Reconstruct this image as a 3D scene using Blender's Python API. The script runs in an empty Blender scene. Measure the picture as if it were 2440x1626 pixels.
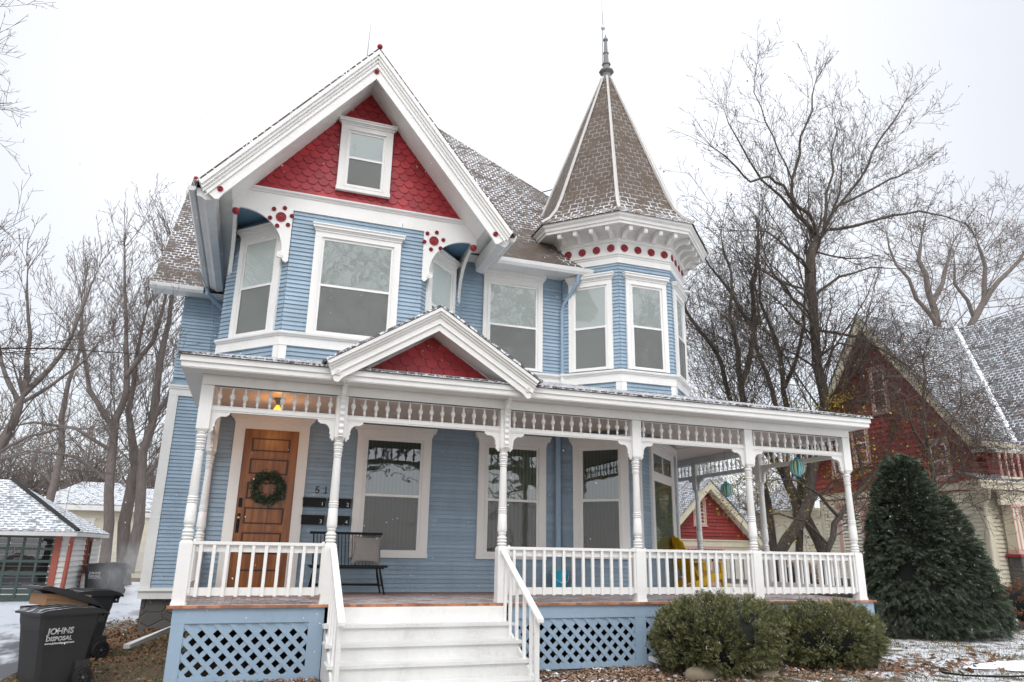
import bpy, math, random
from mathutils import Vector, Matrix
R=math.radians
scn=bpy.context.scene
COL=scn.collection
G=-0.87          # ground level (porch deck is z = 0)

# ------------------------------------------------------------------ materials
MATS={}
def nt_mat(name):
    m=bpy.data.materials.new(name); m.use_nodes=True
    nt=m.node_tree; b=nt.nodes['Principled BSDF']; MATS[name]=m
    return m,nt,b
def N(nt,t,**k):
    n=nt.nodes.new(t)
    for a,v in k.items():
        if a.startswith('_'): setattr(n,a[1:],v)
        else: n.inputs[a].default_value=v
    return n
def mixc(nt,fac,a,b,typ='MIX'):
    n=nt.nodes.new('ShaderNodeMix'); n.data_type='RGBA'; n.blend_type=typ
    for sock,v in ((0,fac),(6,a),(7,b)):
        if hasattr(v,'links') or hasattr(v,'is_linked'): nt.links.new(v,n.inputs[sock])
        else: n.inputs[sock].default_value=v if sock==0 else (*v,1) if len(v)==3 else v
    return n.outputs[2]
def math_(nt,op,a,b=0.0,c=None):
    n=nt.nodes.new('ShaderNodeMath'); n.operation=op
    for i,v in enumerate((a,b,c)):
        if v is None: continue
        if hasattr(v,'is_linked'): nt.links.new(v,n.inputs[i])
        else: n.inputs[i].default_value=v
    return n.outputs[0]
def sstep(nt,x,lo,hi):
    n=nt.nodes.new('ShaderNodeMapRange'); n.interpolation_type='SMOOTHSTEP'
    nt.links.new(x,n.inputs[0]); n.inputs[1].default_value=lo; n.inputs[2].default_value=hi
    return n.outputs[0]
def noise(nt,scale,detail=4,rough=.6,vec=None,stretch=None,coord='Object'):
    n=N(nt,'ShaderNodeTexNoise',Scale=scale,Detail=detail,Roughness=rough)
    if vec is None:
        tc=nt.nodes.new('ShaderNodeTexCoord'); vec=tc.outputs[coord]
    if stretch:
        mp=nt.nodes.new('ShaderNodeMapping'); mp.inputs['Scale'].default_value=stretch
        nt.links.new(vec,mp.inputs[0]); vec=mp.outputs[0]
    nt.links.new(vec,n.inputs['Vector'])
    return n.outputs['Fac']
def bump(nt,b,h,strength=.3,dist=.01):
    n=N(nt,'ShaderNodeBump',Strength=strength,Distance=dist)
    nt.links.new(h,n.inputs['Height']); nt.links.new(n.outputs[0],b.inputs['Normal'])
def paint(name,c,rough=.45,dirt=.12,streak=True,bscale=60,bstr=.08,metal=0.0,island=0.0,spec=.4,scuff=0.0):
    m,nt,b=nt_mat(name)
    b.inputs['Roughness'].default_value=rough; b.inputs['Metallic'].default_value=metal
    b.inputs['Specular IOR Level'].default_value=spec
    f=noise(nt,1.6,6,.65,stretch=(1,1,.35) if streak else None)
    f=sstep(nt,f,.35,.7)
    dark=tuple(x*(1-dirt*1.6) for x in c)
    out=mixc(nt,f,c,dark)
    f2=noise(nt,22,3,.6)
    f2=sstep(nt,f2,.3,.75)
    out=mixc(nt,f2,out,tuple(x*(1-dirt*.5) for x in c))
    if scuff:
        q=sstep(nt,noise(nt,9,7,.8,stretch=(.35,1.2,1.2)),.615,.68)
        q=math_(nt,'MULTIPLY',q,scuff); out=mixc(nt,q,out,tuple(x*.45 for x in c))
        q=sstep(nt,noise(nt,45,5,.8,stretch=(.5,1,1)),.70,.74); out=mixc(nt,math_(nt,'MULTIPLY',q,scuff),out,(.10,.085,.07))
    if island:
        g=nt.nodes.new('ShaderNodeNewGeometry')
        k=math_(nt,'MULTIPLY_ADD',g.outputs['Random Per Island'],island*2,1-island)
        cm=nt.nodes.new('ShaderNodeCombineColor')
        for i in range(3): nt.links.new(k,cm.inputs[i])
        out=mixc(nt,1.0,out,cm.outputs[0],'MULTIPLY')
    nt.links.new(out,b.inputs['Base Color'])
    bump(nt,b,noise(nt,bscale,3,.6),bstr,.004)
    return m
white=paint('white_paint',(.80,.79,.765),.42,.07)
white2=paint('white_trim_weathered',(.78,.765,.73),.5,.12,scuff=.25)
white3=paint('worn_white_stair_paint',(.69,.685,.665),.55,.14,scuff=.75)
shade_white=paint('shaded_ceiling_white',(.66,.57,.51),.5,.08,streak=False)  # white darkened and warmed: porch shade and bounce put into the colour
blue=paint('blue_siding_paint',(.295,.395,.485),.5,.17,island=.10,bscale=90,bstr=.12,scuff=.12)
blue_d=paint('blue_trim_paint',(.300,.405,.51),.5,.12,scuff=.3)
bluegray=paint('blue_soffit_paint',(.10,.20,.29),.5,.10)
red=paint('red_shingle_paint',(.37,.032,.040),.42,.16,island=.20,bscale=40,bstr=.25)
redd=paint('dark_red_paint',(.28,.018,.025),.3,.05)
nred=paint('neighbour_red_shingles',(.26,.034,.028),.6,.2,island=.18,bscale=40,bstr=.3)
cream=paint('cream_paint',(.66,.60,.46),.55,.12)
cream2=paint('cream_siding',(.68,.63,.50),.55,.1,island=.05)
pink=paint('salmon_paint',(.58,.34,.29),.55,.1)
greyw=paint('grey_white_siding',(.55,.53,.50),.6,.15,island=.06)
rust=paint('rust_red_paint',(.30,.075,.05),.6,.15)
dgreen=paint('dark_green_door_paint',(.045,.07,.06),.5,.15)
black=paint('black_metal_paint',(.007,.007,.0075),.5,.1,spec=.25)
binp=paint('charcoal_plastic',(.030,.029,.030),.42,.15,bscale=300,bstr=.15)
binl=paint('black_plastic_lid',(.018,.018,.019),.4,.15,bscale=300,bstr=.15)
_m=binl; nt=_m.node_tree; b=nt.nodes['Principled BSDF']; src=b.inputs['Base Color'].links[0].from_socket
_g=nt.nodes.new('ShaderNodeNewGeometry'); _s=nt.nodes.new('ShaderNodeSeparateXYZ'); nt.links.new(_g.outputs['Normal'],_s.inputs[0])
_k=math_(nt,'MULTIPLY',sstep(nt,_s.outputs[2],.75,.95),sstep(nt,noise(nt,9,6,.75,stretch=(.6,1.6,1)),.50,.62))
nt.links.new(mixc(nt,math_(nt,'MULTIPLY',_k,.8),src,(.6,.63,.68)),b.inputs['Base Color'])
rubber=paint('black_rubber',(.012,.012,.012),.7,.1)
steel=paint('dull_metal',(.30,.31,.32),.4,.15,metal=.7)
verdi=paint('weathered_finial_metal',(.24,.24,.23),.5,.25,metal=.2)
letter=paint('white_lettering',(.75,.75,.75),.5,.02)
cardb=paint('cardboard',(.30,.17,.09),.8,.1)
fabric=paint('grey_cushion_fabric',(.27,.25,.235),.9,.08,streak=False,bscale=400,bstr=.4)
floral=paint('patterned_cushion_fabric',(.42,.44,.36),.9,.2,streak=False)
yellow=paint('yellow_plastic',(.80,.50,.02),.4,.08)
aqua=paint('aqua_plastic',(.02,.36,.52),.35,.08)
gutter_m=paint('white_gutter_metal',(.72,.72,.71),.35,.12)
brass=paint('brass',(.55,.40,.15),.3,.1,metal=.9)
snowm,nt,b=nt_mat('snow'); b.inputs['Base Color'].default_value=(.82,.84,.88,1); b.inputs['Roughness'].default_value=.7
b.inputs['Subsurface Weight'].default_value=0.0; bump(nt,b,noise(nt,12,5,.6),.4,.03)

def snowmask(nt,lo,hi,scale=3.0,detail=6,stretch=None,coord='Object'):
    return sstep(nt,noise(nt,scale,detail,.7,stretch=stretch,coord=coord),lo,hi)
def shingles(name,c1,c2,snow=.5,bw=.135,rh=.105,ms=.012,full=.0,patch=.45,ztop=None):
    """asphalt shingles in metres (UV): snow lying in the joints, thick where the patch noise is high"""
    m,nt,b=nt_mat(name)
    uv=nt.nodes.new('ShaderNodeUVMap')
    nz=N(nt,'ShaderNodeTexNoise',Scale=9.0,Detail=4.0); nt.links.new(uv.outputs[0],nz.inputs['Vector'])
    vm=nt.nodes.new('ShaderNodeVectorMath'); vm.operation='MULTIPLY_ADD'
    nt.links.new(nz.outputs['Color'],vm.inputs[0]); vm.inputs[1].default_value=(.040,.034,0)
    nt.links.new(uv.outputs[0],vm.inputs[2])
    def brick(m_s,vec):
        n=nt.nodes.new('ShaderNodeTexBrick'); n.offset=.5
        n.inputs['Scale'].default_value=1; n.inputs['Mortar Size'].default_value=m_s
        n.inputs['Mortar Smooth'].default_value=.15
        n.inputs['Brick Width'].default_value=bw; n.inputs['Row Height'].default_value=rh
        n.inputs['Color1'].default_value=(*c1,1); n.inputs['Color2'].default_value=(*c2,1)
        n.inputs['Bias'].default_value=0
        nt.links.new(vec,n.inputs['Vector']); return n
    bk=brick(.004,uv.outputs[0]); bs=brick(ms,vm.outputs[0])
    base=mixc(nt,bk.outputs['Fac'],bk.outputs['Color'],tuple(x*.35 for x in c1))
    gr=sstep(nt,noise(nt,140,2,.7,coord='UV'),.3,.8); base=mixc(nt,gr,base,tuple(x*1.35 for x in c2))
    p=noise(nt,.55,5,.62,coord='UV'); p=sstep(nt,p,patch-.07,patch+.10)
    f=noise(nt,26,3,.6,coord='UV'); f=sstep(nt,f,.62-.28*snow,.72-.2*snow)
    mj=math_(nt,'MULTIPLY',bs.outputs['Fac'],f); mj=math_(nt,'MULTIPLY',mj,p)
    sp=noise(nt,14,6,.7,coord='UV'); sp=sstep(nt,sp,.66-full*.42,.74-full*.30); sp=math_(nt,'MULTIPLY',sp,p)
    mid=sstep(nt,noise(nt,3.2,5,.7,coord='UV'),.46-.06*snow,.60-.08*snow); mj=math_(nt,'MULTIPLY',mj,mid)
    dust=math_(nt,'MULTIPLY',sstep(nt,noise(nt,1.3,8,.8,coord='UV'),.45,.75),.12*snow); mj=math_(nt,'MAXIMUM',mj,dust)
    mask=math_(nt,'MAXIMUM',mj,sp)
    if ztop:
        g=nt.nodes.new('ShaderNodeNewGeometry'); q=nt.nodes.new('ShaderNodeSeparateXYZ'); nt.links.new(g.outputs['Position'],q.inputs[0])
        zz=nt.nodes.new('ShaderNodeMapRange'); nt.links.new(q.outputs[2],zz.inputs[0]); zz.inputs[1].default_value=ztop+.55; zz.inputs[2].default_value=ztop; zz.inputs[3].default_value=.20
        mask=math_(nt,'MULTIPLY',mask,zz.outputs[0])
    out=mixc(nt,mask,base,(.80,.83,.88))
    nt.links.new(out,b.inputs['Base Color']); b.inputs['Roughness'].default_value=.85
    h=math_(nt,'MULTIPLY_ADD',bk.outputs['Fac'],-1.0,math_(nt,'MULTIPLY',mask,1.2))
    bump(nt,b,h,.6,.012)
    return m
roof_br=shingles('brown_shingles_with_snow',(.054,.040,.029),(.082,.061,.046),.95,ms=.014,full=.14,patch=.43,rh=.115,bw=.15)
roof_tw=shingles('brown_tower_shingles',(.066,.046,.032),(.096,.069,.050),1.0,ms=.014,full=.14,patch=.30,ztop=7.25,rh=.135,bw=.17)
roof_gr=shingles('grey_shingles_with_snow',(.075,.077,.082),(.115,.117,.122),.85,bw=.17,rh=.125,ms=.018,full=.2,patch=.3)
roof_wh=shingles('snow_covered_shingles',(.13,.14,.145),(.19,.20,.21),1.1,bw=.26,rh=.13,ms=.036,full=.27,patch=.12)
roof_ed=shingles('porch_shingles_with_snow',(.07,.06,.055),(.10,.085,.075),1.0,ms=.022,full=.35,patch=.25)

# glass: thin clear pane, mirror strength from fresnel
def glassmat(name,ior=1.7,tint=(.80,.88,.85)):
    m,nt,b=nt_mat(name); nt.nodes.remove(b)
    out=nt.nodes['Material Output']
    tr=N(nt,'ShaderNodeBsdfTransparent'); tr.inputs[0].default_value=(*tint,1)
    gl=N(nt,'ShaderNodeBsdfGlossy',Roughness=.02); gl.inputs[0].default_value=(.95,.97,1,1)
    fr=N(nt,'ShaderNodeFresnel',IOR=ior)
    bp=N(nt,'ShaderNodeBump',Strength=.25,Distance=.01); nt.links.new(noise(nt,2.2,2,.5),bp.inputs['Height'])
    nt.links.new(bp.outputs[0],gl.inputs['Normal'])
    mx=nt.nodes.new('ShaderNodeMixShader'); nt.links.new(fr.outputs[0],mx.inputs[0]); nt.links.new(tr.outputs[0],mx.inputs[1]); nt.links.new(gl.outputs[0],mx.inputs[2])
    nt.links.new(mx.outputs[0],out.inputs[0]); return m
glass_up=glassmat('window_glass',1.72,(.97,.99,.98))
glass_lo=glassmat('porch_window_glass',2.0,(.72,.86,.80))
scr,nt,b=nt_mat('insect_screen'); nt.nodes.remove(b)
tr=N(nt,'ShaderNodeBsdfTransparent'); df=N(nt,'ShaderNodeBsdfDiffuse'); df.inputs[0].default_value=(.17,.168,.16,1)
mx=nt.nodes.new('ShaderNodeMixShader')
nf=noise(nt,420,1,.5); mf=math_(nt,'MULTIPLY_ADD',nf,.3,.33); nt.links.new(mf,mx.inputs[0])
nt.links.new(tr.outputs[0],mx.inputs[1]); nt.links.new(df.outputs[0],mx.inputs[2]); nt.links.new(mx.outputs[0],nt.nodes['Material Output'].inputs[0])
def blindmat(name,c,vert=False,per=.025):
    m,nt,b=nt_mat(name)
    uv=nt.nodes.new('ShaderNodeUVMap'); w=nt.nodes.new('ShaderNodeTexWave')
    w.bands_direction='X' if vert else 'Y'; w.inputs['Scale'].default_value=.314/per
    w.inputs['Distortion'].default_value=2.5 if vert else 0; w.inputs['Detail'].default_value=2
    if vert: w.inputs['Detail Scale'].default_value=.4
    nt.links.new(uv.outputs[0],w.inputs[0])
    nt.links.new(mixc(nt,w.outputs['Fac'],tuple(x*(.55 if vert else .82) for x in c),c),b.inputs['Base Color'])  # pleats and folds: their shade painted as darker bands on flat sheets
    b.inputs['Roughness'].default_value=.7; return m
blind=blindmat('pleated_blind',(.90,.935,.905))
curt=blindmat('green_grey_curtain',(.075,.115,.092),True,.07)
curt2=blindmat('drawn_olive_curtain',(.36,.34,.26),True,.07)
dark=paint('shade_backing',(.02,.02,.022),.9,.0)  # near-black for unlit spaces: the darkness is in the colour
# wood
def wood(name,c1,c2,sx=(30,30,1.5),rough=.4,snow=0.0,board=None):
    m,nt,b=nt_mat(name)
    f=noise(nt,1.0,5,.6,stretch=sx); f=sstep(nt,f,.3,.7)
    out=mixc(nt,f,c1,c2)
    if board:
        g=nt.nodes.new('ShaderNodeNewGeometry')
        k=math_(nt,'MULTIPLY_ADD',g.outputs['Random Per Island'],.7,.65)
        cm=nt.nodes.new('ShaderNodeCombineColor')
        for i in range(3): nt.links.new(k,cm.inputs[i])
        out=mixc(nt,1.0,out,cm.outputs[0],'MULTIPLY')
    if snow:
        s1=snowmask(nt,.40,.52,2.6,8,(1,2.6,1)); s2=snowmask(nt,.36,.55,16,3,(1,3,1))
        mk=math_(nt,'MULTIPLY',math_(nt,'MULTIPLY',s1,s2),snow)
        g2=nt.nodes.new('ShaderNodeNewGeometry'); sx_=nt.nodes.new('ShaderNodeSeparateXYZ'); nt.links.new(g2.outputs['Position'],sx_.inputs[0])
        fr=nt.nodes.new('ShaderNodeMapRange'); nt.links.new(sx_.outputs[1],fr.inputs[0]); fr.inputs[1].default_value=2.3; fr.inputs[2].default_value=.9
        nx=nt.nodes.new('ShaderNodeSeparateXYZ'); nt.links.new(g2.outputs['Normal'],nx.inputs[0])
        mk=math_(nt,'MULTIPLY',math_(nt,'MULTIPLY',mk,fr.outputs[0]),sstep(nt,nx.outputs[2],.5,.9))
        out=mixc(nt,mk,out,(.75,.77,.80))
    nt.links.new(out,b.inputs['Base Color']); b.inputs['Roughness'].default_value=rough
    bump(nt,b,f,.15,.003); return m
doorw=wood('varnished_oak',(.15,.044,.010),(.31,.105,.020),(14,14,1.2),.3)
doord=wood('shadowed_oak',(.03,.008,.003),(.05,.014,.005),(14,14,1.2),.4)  # darker oak copy: shade of the door grooves put into the colour
deckw=wood('stained_deck_boards',(.17,.075,.052),(.26,.12,.08),(10,1.5,10),.45,.9,True)
edgew=wood('fresh_deck_edge',(.30,.115,.055),(.42,.19,.10),(5,5,5),.5,0,True)
# bark
def bark(name,c1,c2,bs=.8):
    m,nt,b=nt_mat(name); f=noise(nt,6,6,.7,stretch=(2.5,2.5,.5)); f=sstep(nt,f,.35,.68)
    out=mixc(nt,f,c1,c2); nt.links.new(out,b.inputs['Base Color']); b.inputs['Roughness'].default_value=.9
    bump(nt,b,f,bs,.03); return m
bark1=bark('grey_brown_bark',(.055,.042,.032),(.125,.100,.080))
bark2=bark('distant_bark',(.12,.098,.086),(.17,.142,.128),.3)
bark3=bark('twig_brown',(.065,.046,.036),(.11,.083,.066),.2)
def foliage(name,c1,c2,c3=None,snow=0.0,scale=1.6,lo=.3,hi=.7):
    m,nt,b=nt_mat(name)
    g=nt.nodes.new('ShaderNodeNewGeometry')
    f=sstep(nt,noise(nt,scale,4,.6),lo,hi)
    out=mixc(nt,f,c1,c2)
    out=mixc(nt,math_(nt,'MULTIPLY',g.outputs['Random Per Island'],.75),out,c3 or tuple(x*1.6 for x in c2))
    if snow:
        s=nt.nodes.new('ShaderNodeSeparateXYZ'); nt.links.new(g.outputs['Position'],s.inputs[0])
        r=nt.nodes.new('ShaderNodeMath'); r.operation='GREATER_THAN'; nt.links.new(g.outputs['Random Per Island'],r.inputs[0]); r.inputs[1].default_value=1-snow
        nm=sstep(nt,noise(nt,4,4,.6),.50,.60)
        out=mixc(nt,math_(nt,'MULTIPLY',r.outputs[0],nm),out,(.75,.78,.82))
    nt.links.new(out,b.inputs['Base Color']); b.inputs['Roughness'].default_value=.65
    b.inputs['Specular IOR Level'].default_value=.25
    return m
conif=foliage('dark_evergreen_sprays',(.015,.023,.013),(.042,.058,.036),(.095,.118,.078),.012)
yew=foliage('olive_evergreen_sprays',(.038,.046,.018),(.110,.116,.045),(.23,.23,.105),.05,5.0)
wreathm=foliage('wreath_leaves',(.015,.03,.018),(.04,.07,.04),(.07,.11,.07),0,8)
core,nt,b=nt_mat('dark_foliage_core'); b.inputs['Base Color'].default_value=(.008,.011,.008,1); b.inputs['Roughness'].default_value=1  # near-black fill stands in for the shade deep inside foliage
leafy=foliage('yellowed_leaves',(.35,.27,.03),(.22,.20,.02),(.30,.16,.02),0,1)
leafr=foliage('dried_russet_leaves',(.12,.055,.03),(.18,.09,.05),(.24,.13,.07),0,1)
leafg=foliage('fallen_leaves',(.17,.085,.05),(.28,.16,.10),(.36,.26,.19),.35,2)
grassm=foliage('winter_grass_blades',(.075,.085,.03),(.14,.125,.06),(.22,.19,.11),0,1.2)
# ground
gm,nt,b=nt_mat('winter_lawn')
n1=sstep(nt,noise(nt,.8,6,.65),.35,.65); n2=sstep(nt,noise(nt,30,4,.7),.3,.7)
out=mixc(nt,n1,(.095,.075,.045),(.10,.10,.045)); out=mixc(nt,n2,out,(.16,.10,.065))
gp=nt.nodes.new('ShaderNodeNewGeometry'); sx_=nt.nodes.new('ShaderNodeSeparateXYZ'); nt.links.new(gp.outputs['Position'],sx_.inputs[0])
fx=nt.nodes.new('ShaderNodeMapRange'); nt.links.new(sx_.outputs[0],fx.inputs[0]); fx.inputs[1].default_value=5; fx.inputs[2].default_value=9
amt=math_(nt,'MULTIPLY_ADD',fx.outputs[0],.17,-.10)
sm=sstep(nt,math_(nt,'ADD',noise(nt,3.2,9,.78),amt),.50,.58)
out=mixc(nt,sm,out,(.74,.76,.80)); nt.links.new(out,b.inputs['Base Color']); b.inputs['Roughness'].default_value=.95
bump(nt,b,math_(nt,'ADD',n2,sm),.6,.03)
am,nt,b=nt_mat('wet_asphalt')
n1=sstep(nt,noise(nt,.9,7,.7,stretch=(1.0,.35,1)),.42,.62); n2=noise(nt,80,3,.7)
gp=nt.nodes.new('ShaderNodeNewGeometry'); sx_=nt.nodes.new('ShaderNodeSeparateXYZ'); nt.links.new(gp.outputs['Position'],sx_.inputs[0])
fx=nt.nodes.new('ShaderNodeMapRange'); nt.links.new(sx_.outputs[1],fx.inputs[0]); fx.inputs[1].default_value=0; fx.inputs[2].default_value=13
mk=sstep(nt,math_(nt,'ADD',noise(nt,1.1,8,.7,stretch=(1,.3,1)),math_(nt,'MULTIPLY',fx.outputs[0],.22)),.50,.66)
out=mixc(nt,mk,(.05,.052,.06),(.62,.65,.70)); nt.links.new(out,b.inputs['Base Color']); b.inputs['Roughness'].default_value=.35
bump(nt,b,n2,.3,.005)
# stone
st,nt,b=nt_mat('fieldstone_foundation')
tc=nt.nodes.new('ShaderNodeTexCoord'); mp=nt.nodes.new('ShaderNodeMapping'); mp.inputs['Scale'].default_value=(3.0,3.0,4.4); nt.links.new(tc.outputs['Object'],mp.inputs[0])
v=nt.nodes.new('ShaderNodeTexVoronoi'); v.feature='DISTANCE_TO_EDGE'; v.inputs['Scale'].default_value=1; nt.links.new(mp.outputs[0],v.inputs['Vector'])
v2=nt.nodes.new('ShaderNodeTexVoronoi'); v2.inputs['Scale'].default_value=1; nt.links.new(mp.outputs[0],v2.inputs['Vector'])
sc_=nt.nodes.new('ShaderNodeSeparateColor'); nt.links.new(v2.outputs['Color'],sc_.inputs[0])
base=mixc(nt,sc_.outputs[0],(.07,.068,.065),(.15,.14,.125)); base=mixc(nt,sstep(nt,noise(nt,25,4,.7),.3,.7),base,(.10,.10,.10))
e=sstep(nt,v.outputs['Distance'],.02,.07); base=mixc(nt,e,(.13,.105,.08),base)
nt.links.new(base,b.inputs['Base Color']); b.inputs['Roughness'].default_value=.9; bump(nt,b,e,.8,.05)
lanm,nt,b=nt_mat('striped_lantern_fabric')
tc=nt.nodes.new('ShaderNodeTexCoord'); gr=nt.nodes.new('ShaderNodeTexGradient'); gr.gradient_type='RADIAL'; nt.links.new(tc.outputs['Object'],gr.inputs[0])
k=math_(nt,'FRACT',math_(nt,'MULTIPLY',gr.outputs[1],5.0)); cr=nt.nodes.new('ShaderNodeValToRGB'); cr.color_ramp.interpolation='CONSTANT'
nt.links.new(k,cr.inputs[0]); el=cr.color_ramp.elements
cols=[(.03,.42,.50),(.45,.72,.70),(.03,.22,.42),(.55,.60,.10),(.35,.66,.66),(.20,.08,.06),(.05,.45,.42),(.60,.72,.60)]
el[0].color=(*cols[0],1); el[1].position=1/8; el[1].color=(*cols[1],1)
for i in range(2,8): q=el.new(i/8); q.color=(*cols[i],1)
nt.links.new(cr.outputs[0],b.inputs['Base Color']); b.inputs['Roughness'].default_value=.8
bulbm,nt,b=nt_mat('lit_bulb'); b.inputs['Emission Color'].default_value=(1,.42,.035,1); b.inputs['Emission Strength'].default_value=2.0; b.inputs['Base Color'].default_value=(1,.6,.1,1)

# ------------------------------------------------------------------ mesh helpers
class Fr:
    """frame on a vertical wall: u along the wall, n outwards, z up"""
    def __init__(s,o,u):
        s.o=Vector((o[0],o[1],0)); s.u=Vector((u[0],u[1],0)).normalized(); s.n=Vector((s.u.y,-s.u.x,0))
    def p(s,u,n,z): return s.o+s.u*u+s.n*n+Vector((0,0,z))
FW=Fr((0,0),(1,0))   # u = X, n = -Y
class MB:
    def __init__(s): s.v=[]; s.f=[]; s.m=[]; s.mi=0
    def quad(s,*ps):
        i=len(s.v); s.v+=[Vector(p) for p in ps]; s.f.append(tuple(range(i,i+len(ps)))); s.m.append(s.mi)
    def hexa(s,P):   # P: 8 points bottom 0-3 ccw, top 4-7
        i=len(s.v); s.v+=[Vector(p) for p in P]
        for f in ((3,2,1,0),(4,5,6,7),(0,1,5,4),(1,2,6,5),(2,3,7,6),(3,0,4,7)):
            s.f.append(tuple(i+k for k in f)); s.m.append(s.mi)
    def box(s,fr,u0,u1,n0,n1,z0,z1):
        if fr is None: # plain xyz
            P=[(u0,n0,z0),(u1,n0,z0),(u1,n1,z0),(u0,n1,z0),(u0,n0,z1),(u1,n0,z1),(u1,n1,z1),(u0,n1,z1)]
        else:
            P=[fr.p(u0,n1,z0),fr.p(u1,n1,z0),fr.p(u1,n0,z0),fr.p(u0,n0,z0),fr.p(u0,n1,z1),fr.p(u1,n1,z1),fr.p(u1,n0,z1),fr.p(u0,n0,z1)]
        s.hexa(P)
    def prism(s,fr,poly,n0,n1):  # poly (u,z) ccw seen from outside
        a=[fr.p(u,n1,z) for u,z in poly]; c=[fr.p(u,n0,z) for u,z in poly]; k=len(poly); i=len(s.v)
        s.v+=a+c; s.f.append(tuple(range(i,i+k))); s.m.append(s.mi); s.f.append(tuple(i+k+j for j in reversed(range(k)))); s.m.append(s.mi)
        for j in range(k):
            j2=(j+1)%k; s.f.append((i+j,i+k+j,i+k+j2,i+j2)); s.m.append(s.mi)
    def extr(s,poly,d):   # polygon of 3d points extruded by vector d
        a=[Vector(p) for p in poly]; d=Vector(d); c=[p+d for p in a]; k=len(a); i=len(s.v); s.v+=a+c
        s.f.append(tuple(range(i,i+k))); s.f.append(tuple(i+k+j for j in reversed(range(k)))); s.m+=[s.mi]*2
        for j in range(k):
            j2=(j+1)%k; s.f.append((i+j,i+k+j,i+k+j2,i+j2)); s.m.append(s.mi)
    def slope(s,fr,u0,u1,n0,n1,z0,z1,d):  # bar rising from (n0? ) helper: box between two end heights along u
        s.hexa([fr.p(u0,n1,z0),fr.p(u1,n1,z1),fr.p(u1,n0,z1),fr.p(u0,n0,z0),fr.p(u0,n1,z0+d),fr.p(u1,n1,z1+d),fr.p(u1,n0,z1+d),fr.p(u0,n0,z0+d)])
    def lathe(s,prof,seg=16,M=None,cap=True,ph=0.0):
        M=M or Matrix.Identity(4); i0=len(s.v)
        for r,z in prof:
            for k in range(seg):
                a=2*math.pi*(k+ph)/seg; s.v.append(M@Vector((r*math.cos(a),r*math.sin(a),z)))
        for j in range(len(prof)-1):
            for k in range(seg):
                k2=(k+1)%seg; s.f.append((i0+j*seg+k,i0+j*seg+k2,i0+(j+1)*seg+k2,i0+(j+1)*seg+k)); s.m.append(s.mi)
        if cap:
            s.f.append(tuple(i0+k for k in reversed(range(seg)))); s.f.append(tuple(i0+(len(prof)-1)*seg+k for k in range(seg))); s.m+=[s.mi]*2
    def oct(s,cx,cy,prof):  # octagonal ring profile (apothem,z), flat face towards -Y
        k=1/math.cos(math.pi/8); s.lathe([(a*k,z) for a,z in prof],8,Matrix.Translation((cx,cy,0)),False,.5)
    def tube(s,pts,rad,seg=6,cap=True):
        pts=[Vector(p) for p in pts]; n=len(pts)
        if not hasattr(rad,'__len__'): rad=[rad]*n
        t=(pts[1]-pts[0]).normalized(); a=Vector((0,0,1)) if abs(t.z)<.9 else Vector((1,0,0))
        x=t.cross(a).normalized(); i0=len(s.v)
        for j in range(n):
            t=(pts[min(j+1,n-1)]-pts[max(j-1,0)]).normalized(); x=(x-t*x.dot(t)).normalized(); y=t.cross(x)
            for k in range(seg):
                an=2*math.pi*k/seg; s.v.append(pts[j]+(x*math.cos(an)+y*math.sin(an))*rad[j])
        for j in range(n-1):
            for k in range(seg):
                k2=(k+1)%seg; s.f.append((i0+j*seg+k,i0+j*seg+k2,i0+(j+1)*seg+k2,i0+(j+1)*seg+k)); s.m.append(s.mi)
        if cap:
            s.f.append(tuple(i0+k for k in reversed(range(seg)))); s.f.append(tuple(i0+(n-1)*seg+k for k in range(seg))); s.m+=[s.mi]*2
    def cut(s,co,no):  # throw away everything on the side of no
        import bmesh
        bm=bmesh.new(); vs=[bm.verts.new(v) for v in s.v]
        for f,m in zip(s.f,s.m):
            try: q=bm.faces.new([vs[k] for k in f]); q.material_index=m
            except ValueError: pass
        bmesh.ops.bisect_plane(bm,geom=bm.verts[:]+bm.edges[:]+bm.faces[:],plane_co=co,plane_no=no,clear_outer=True)
        bm.verts.index_update(); s.v=[v.co.copy() for v in bm.verts]; s.f=[tuple(v.index for v in f.verts) for f in bm.faces]; s.m=[f.material_index for f in bm.faces]; bm.free()
    def mesh(s,name,mats,smooth=None):
        me=bpy.data.meshes.new(name); me.from_pydata([tuple(v) for v in s.v],[],s.f)
        for m in (mats if isinstance(mats,(list,tuple)) else [mats]): me.materials.append(m)
        me.polygons.foreach_set('material_index',s.m)
        uv=me.uv_layers.new(name='UVMap'); Z=Vector((0,0,1)); dat=[0.0]*(2*len(me.loops)); vs=me.vertices
        if len(me.loops)<60000:
            for p in me.polygons:
                n=p.normal; u=Z.cross(n)
                u=u.normalized() if u.length>.02 else Vector((1,0,0)); w=n.cross(u)
                for li in p.loop_indices:
                    c=vs[me.loops[li].vertex_index].co; dat[2*li]=c.dot(u); dat[2*li+1]=c.dot(w)
            uv.data.foreach_set('uv',dat)
        if smooth is not None:
            me.polygons.foreach_set('use_smooth',[True]*len(me.polygons)); me.set_sharp_from_angle(angle=R(smooth))
        me.update(); return me
def link(name,me,parent=None,loc=None,rz=None,label=None):
    o=bpy.data.objects.new(name,me); COL.objects.link(o)
    if parent: o.parent=parent
    if loc: o.location=loc
    if rz is not None: o.rotation_euler=(0,0,rz)
    if label: o['label']=label
    return o
def obj(name,mb,mats,parent=None,smooth=None,loc=None,label=None,rz=None): return link(name,mb.mesh(name,mats,smooth),parent,loc,rz,label)
def thing(name,label,cat,loc=(0,0,0),rz=0,group=None):
    o=bpy.data.objects.new(name,None); COL.objects.link(o); o.location=loc; o.rotation_euler=(0,0,rz); o.empty_display_size=.2
    return tag(o,label,cat,group)
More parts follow.
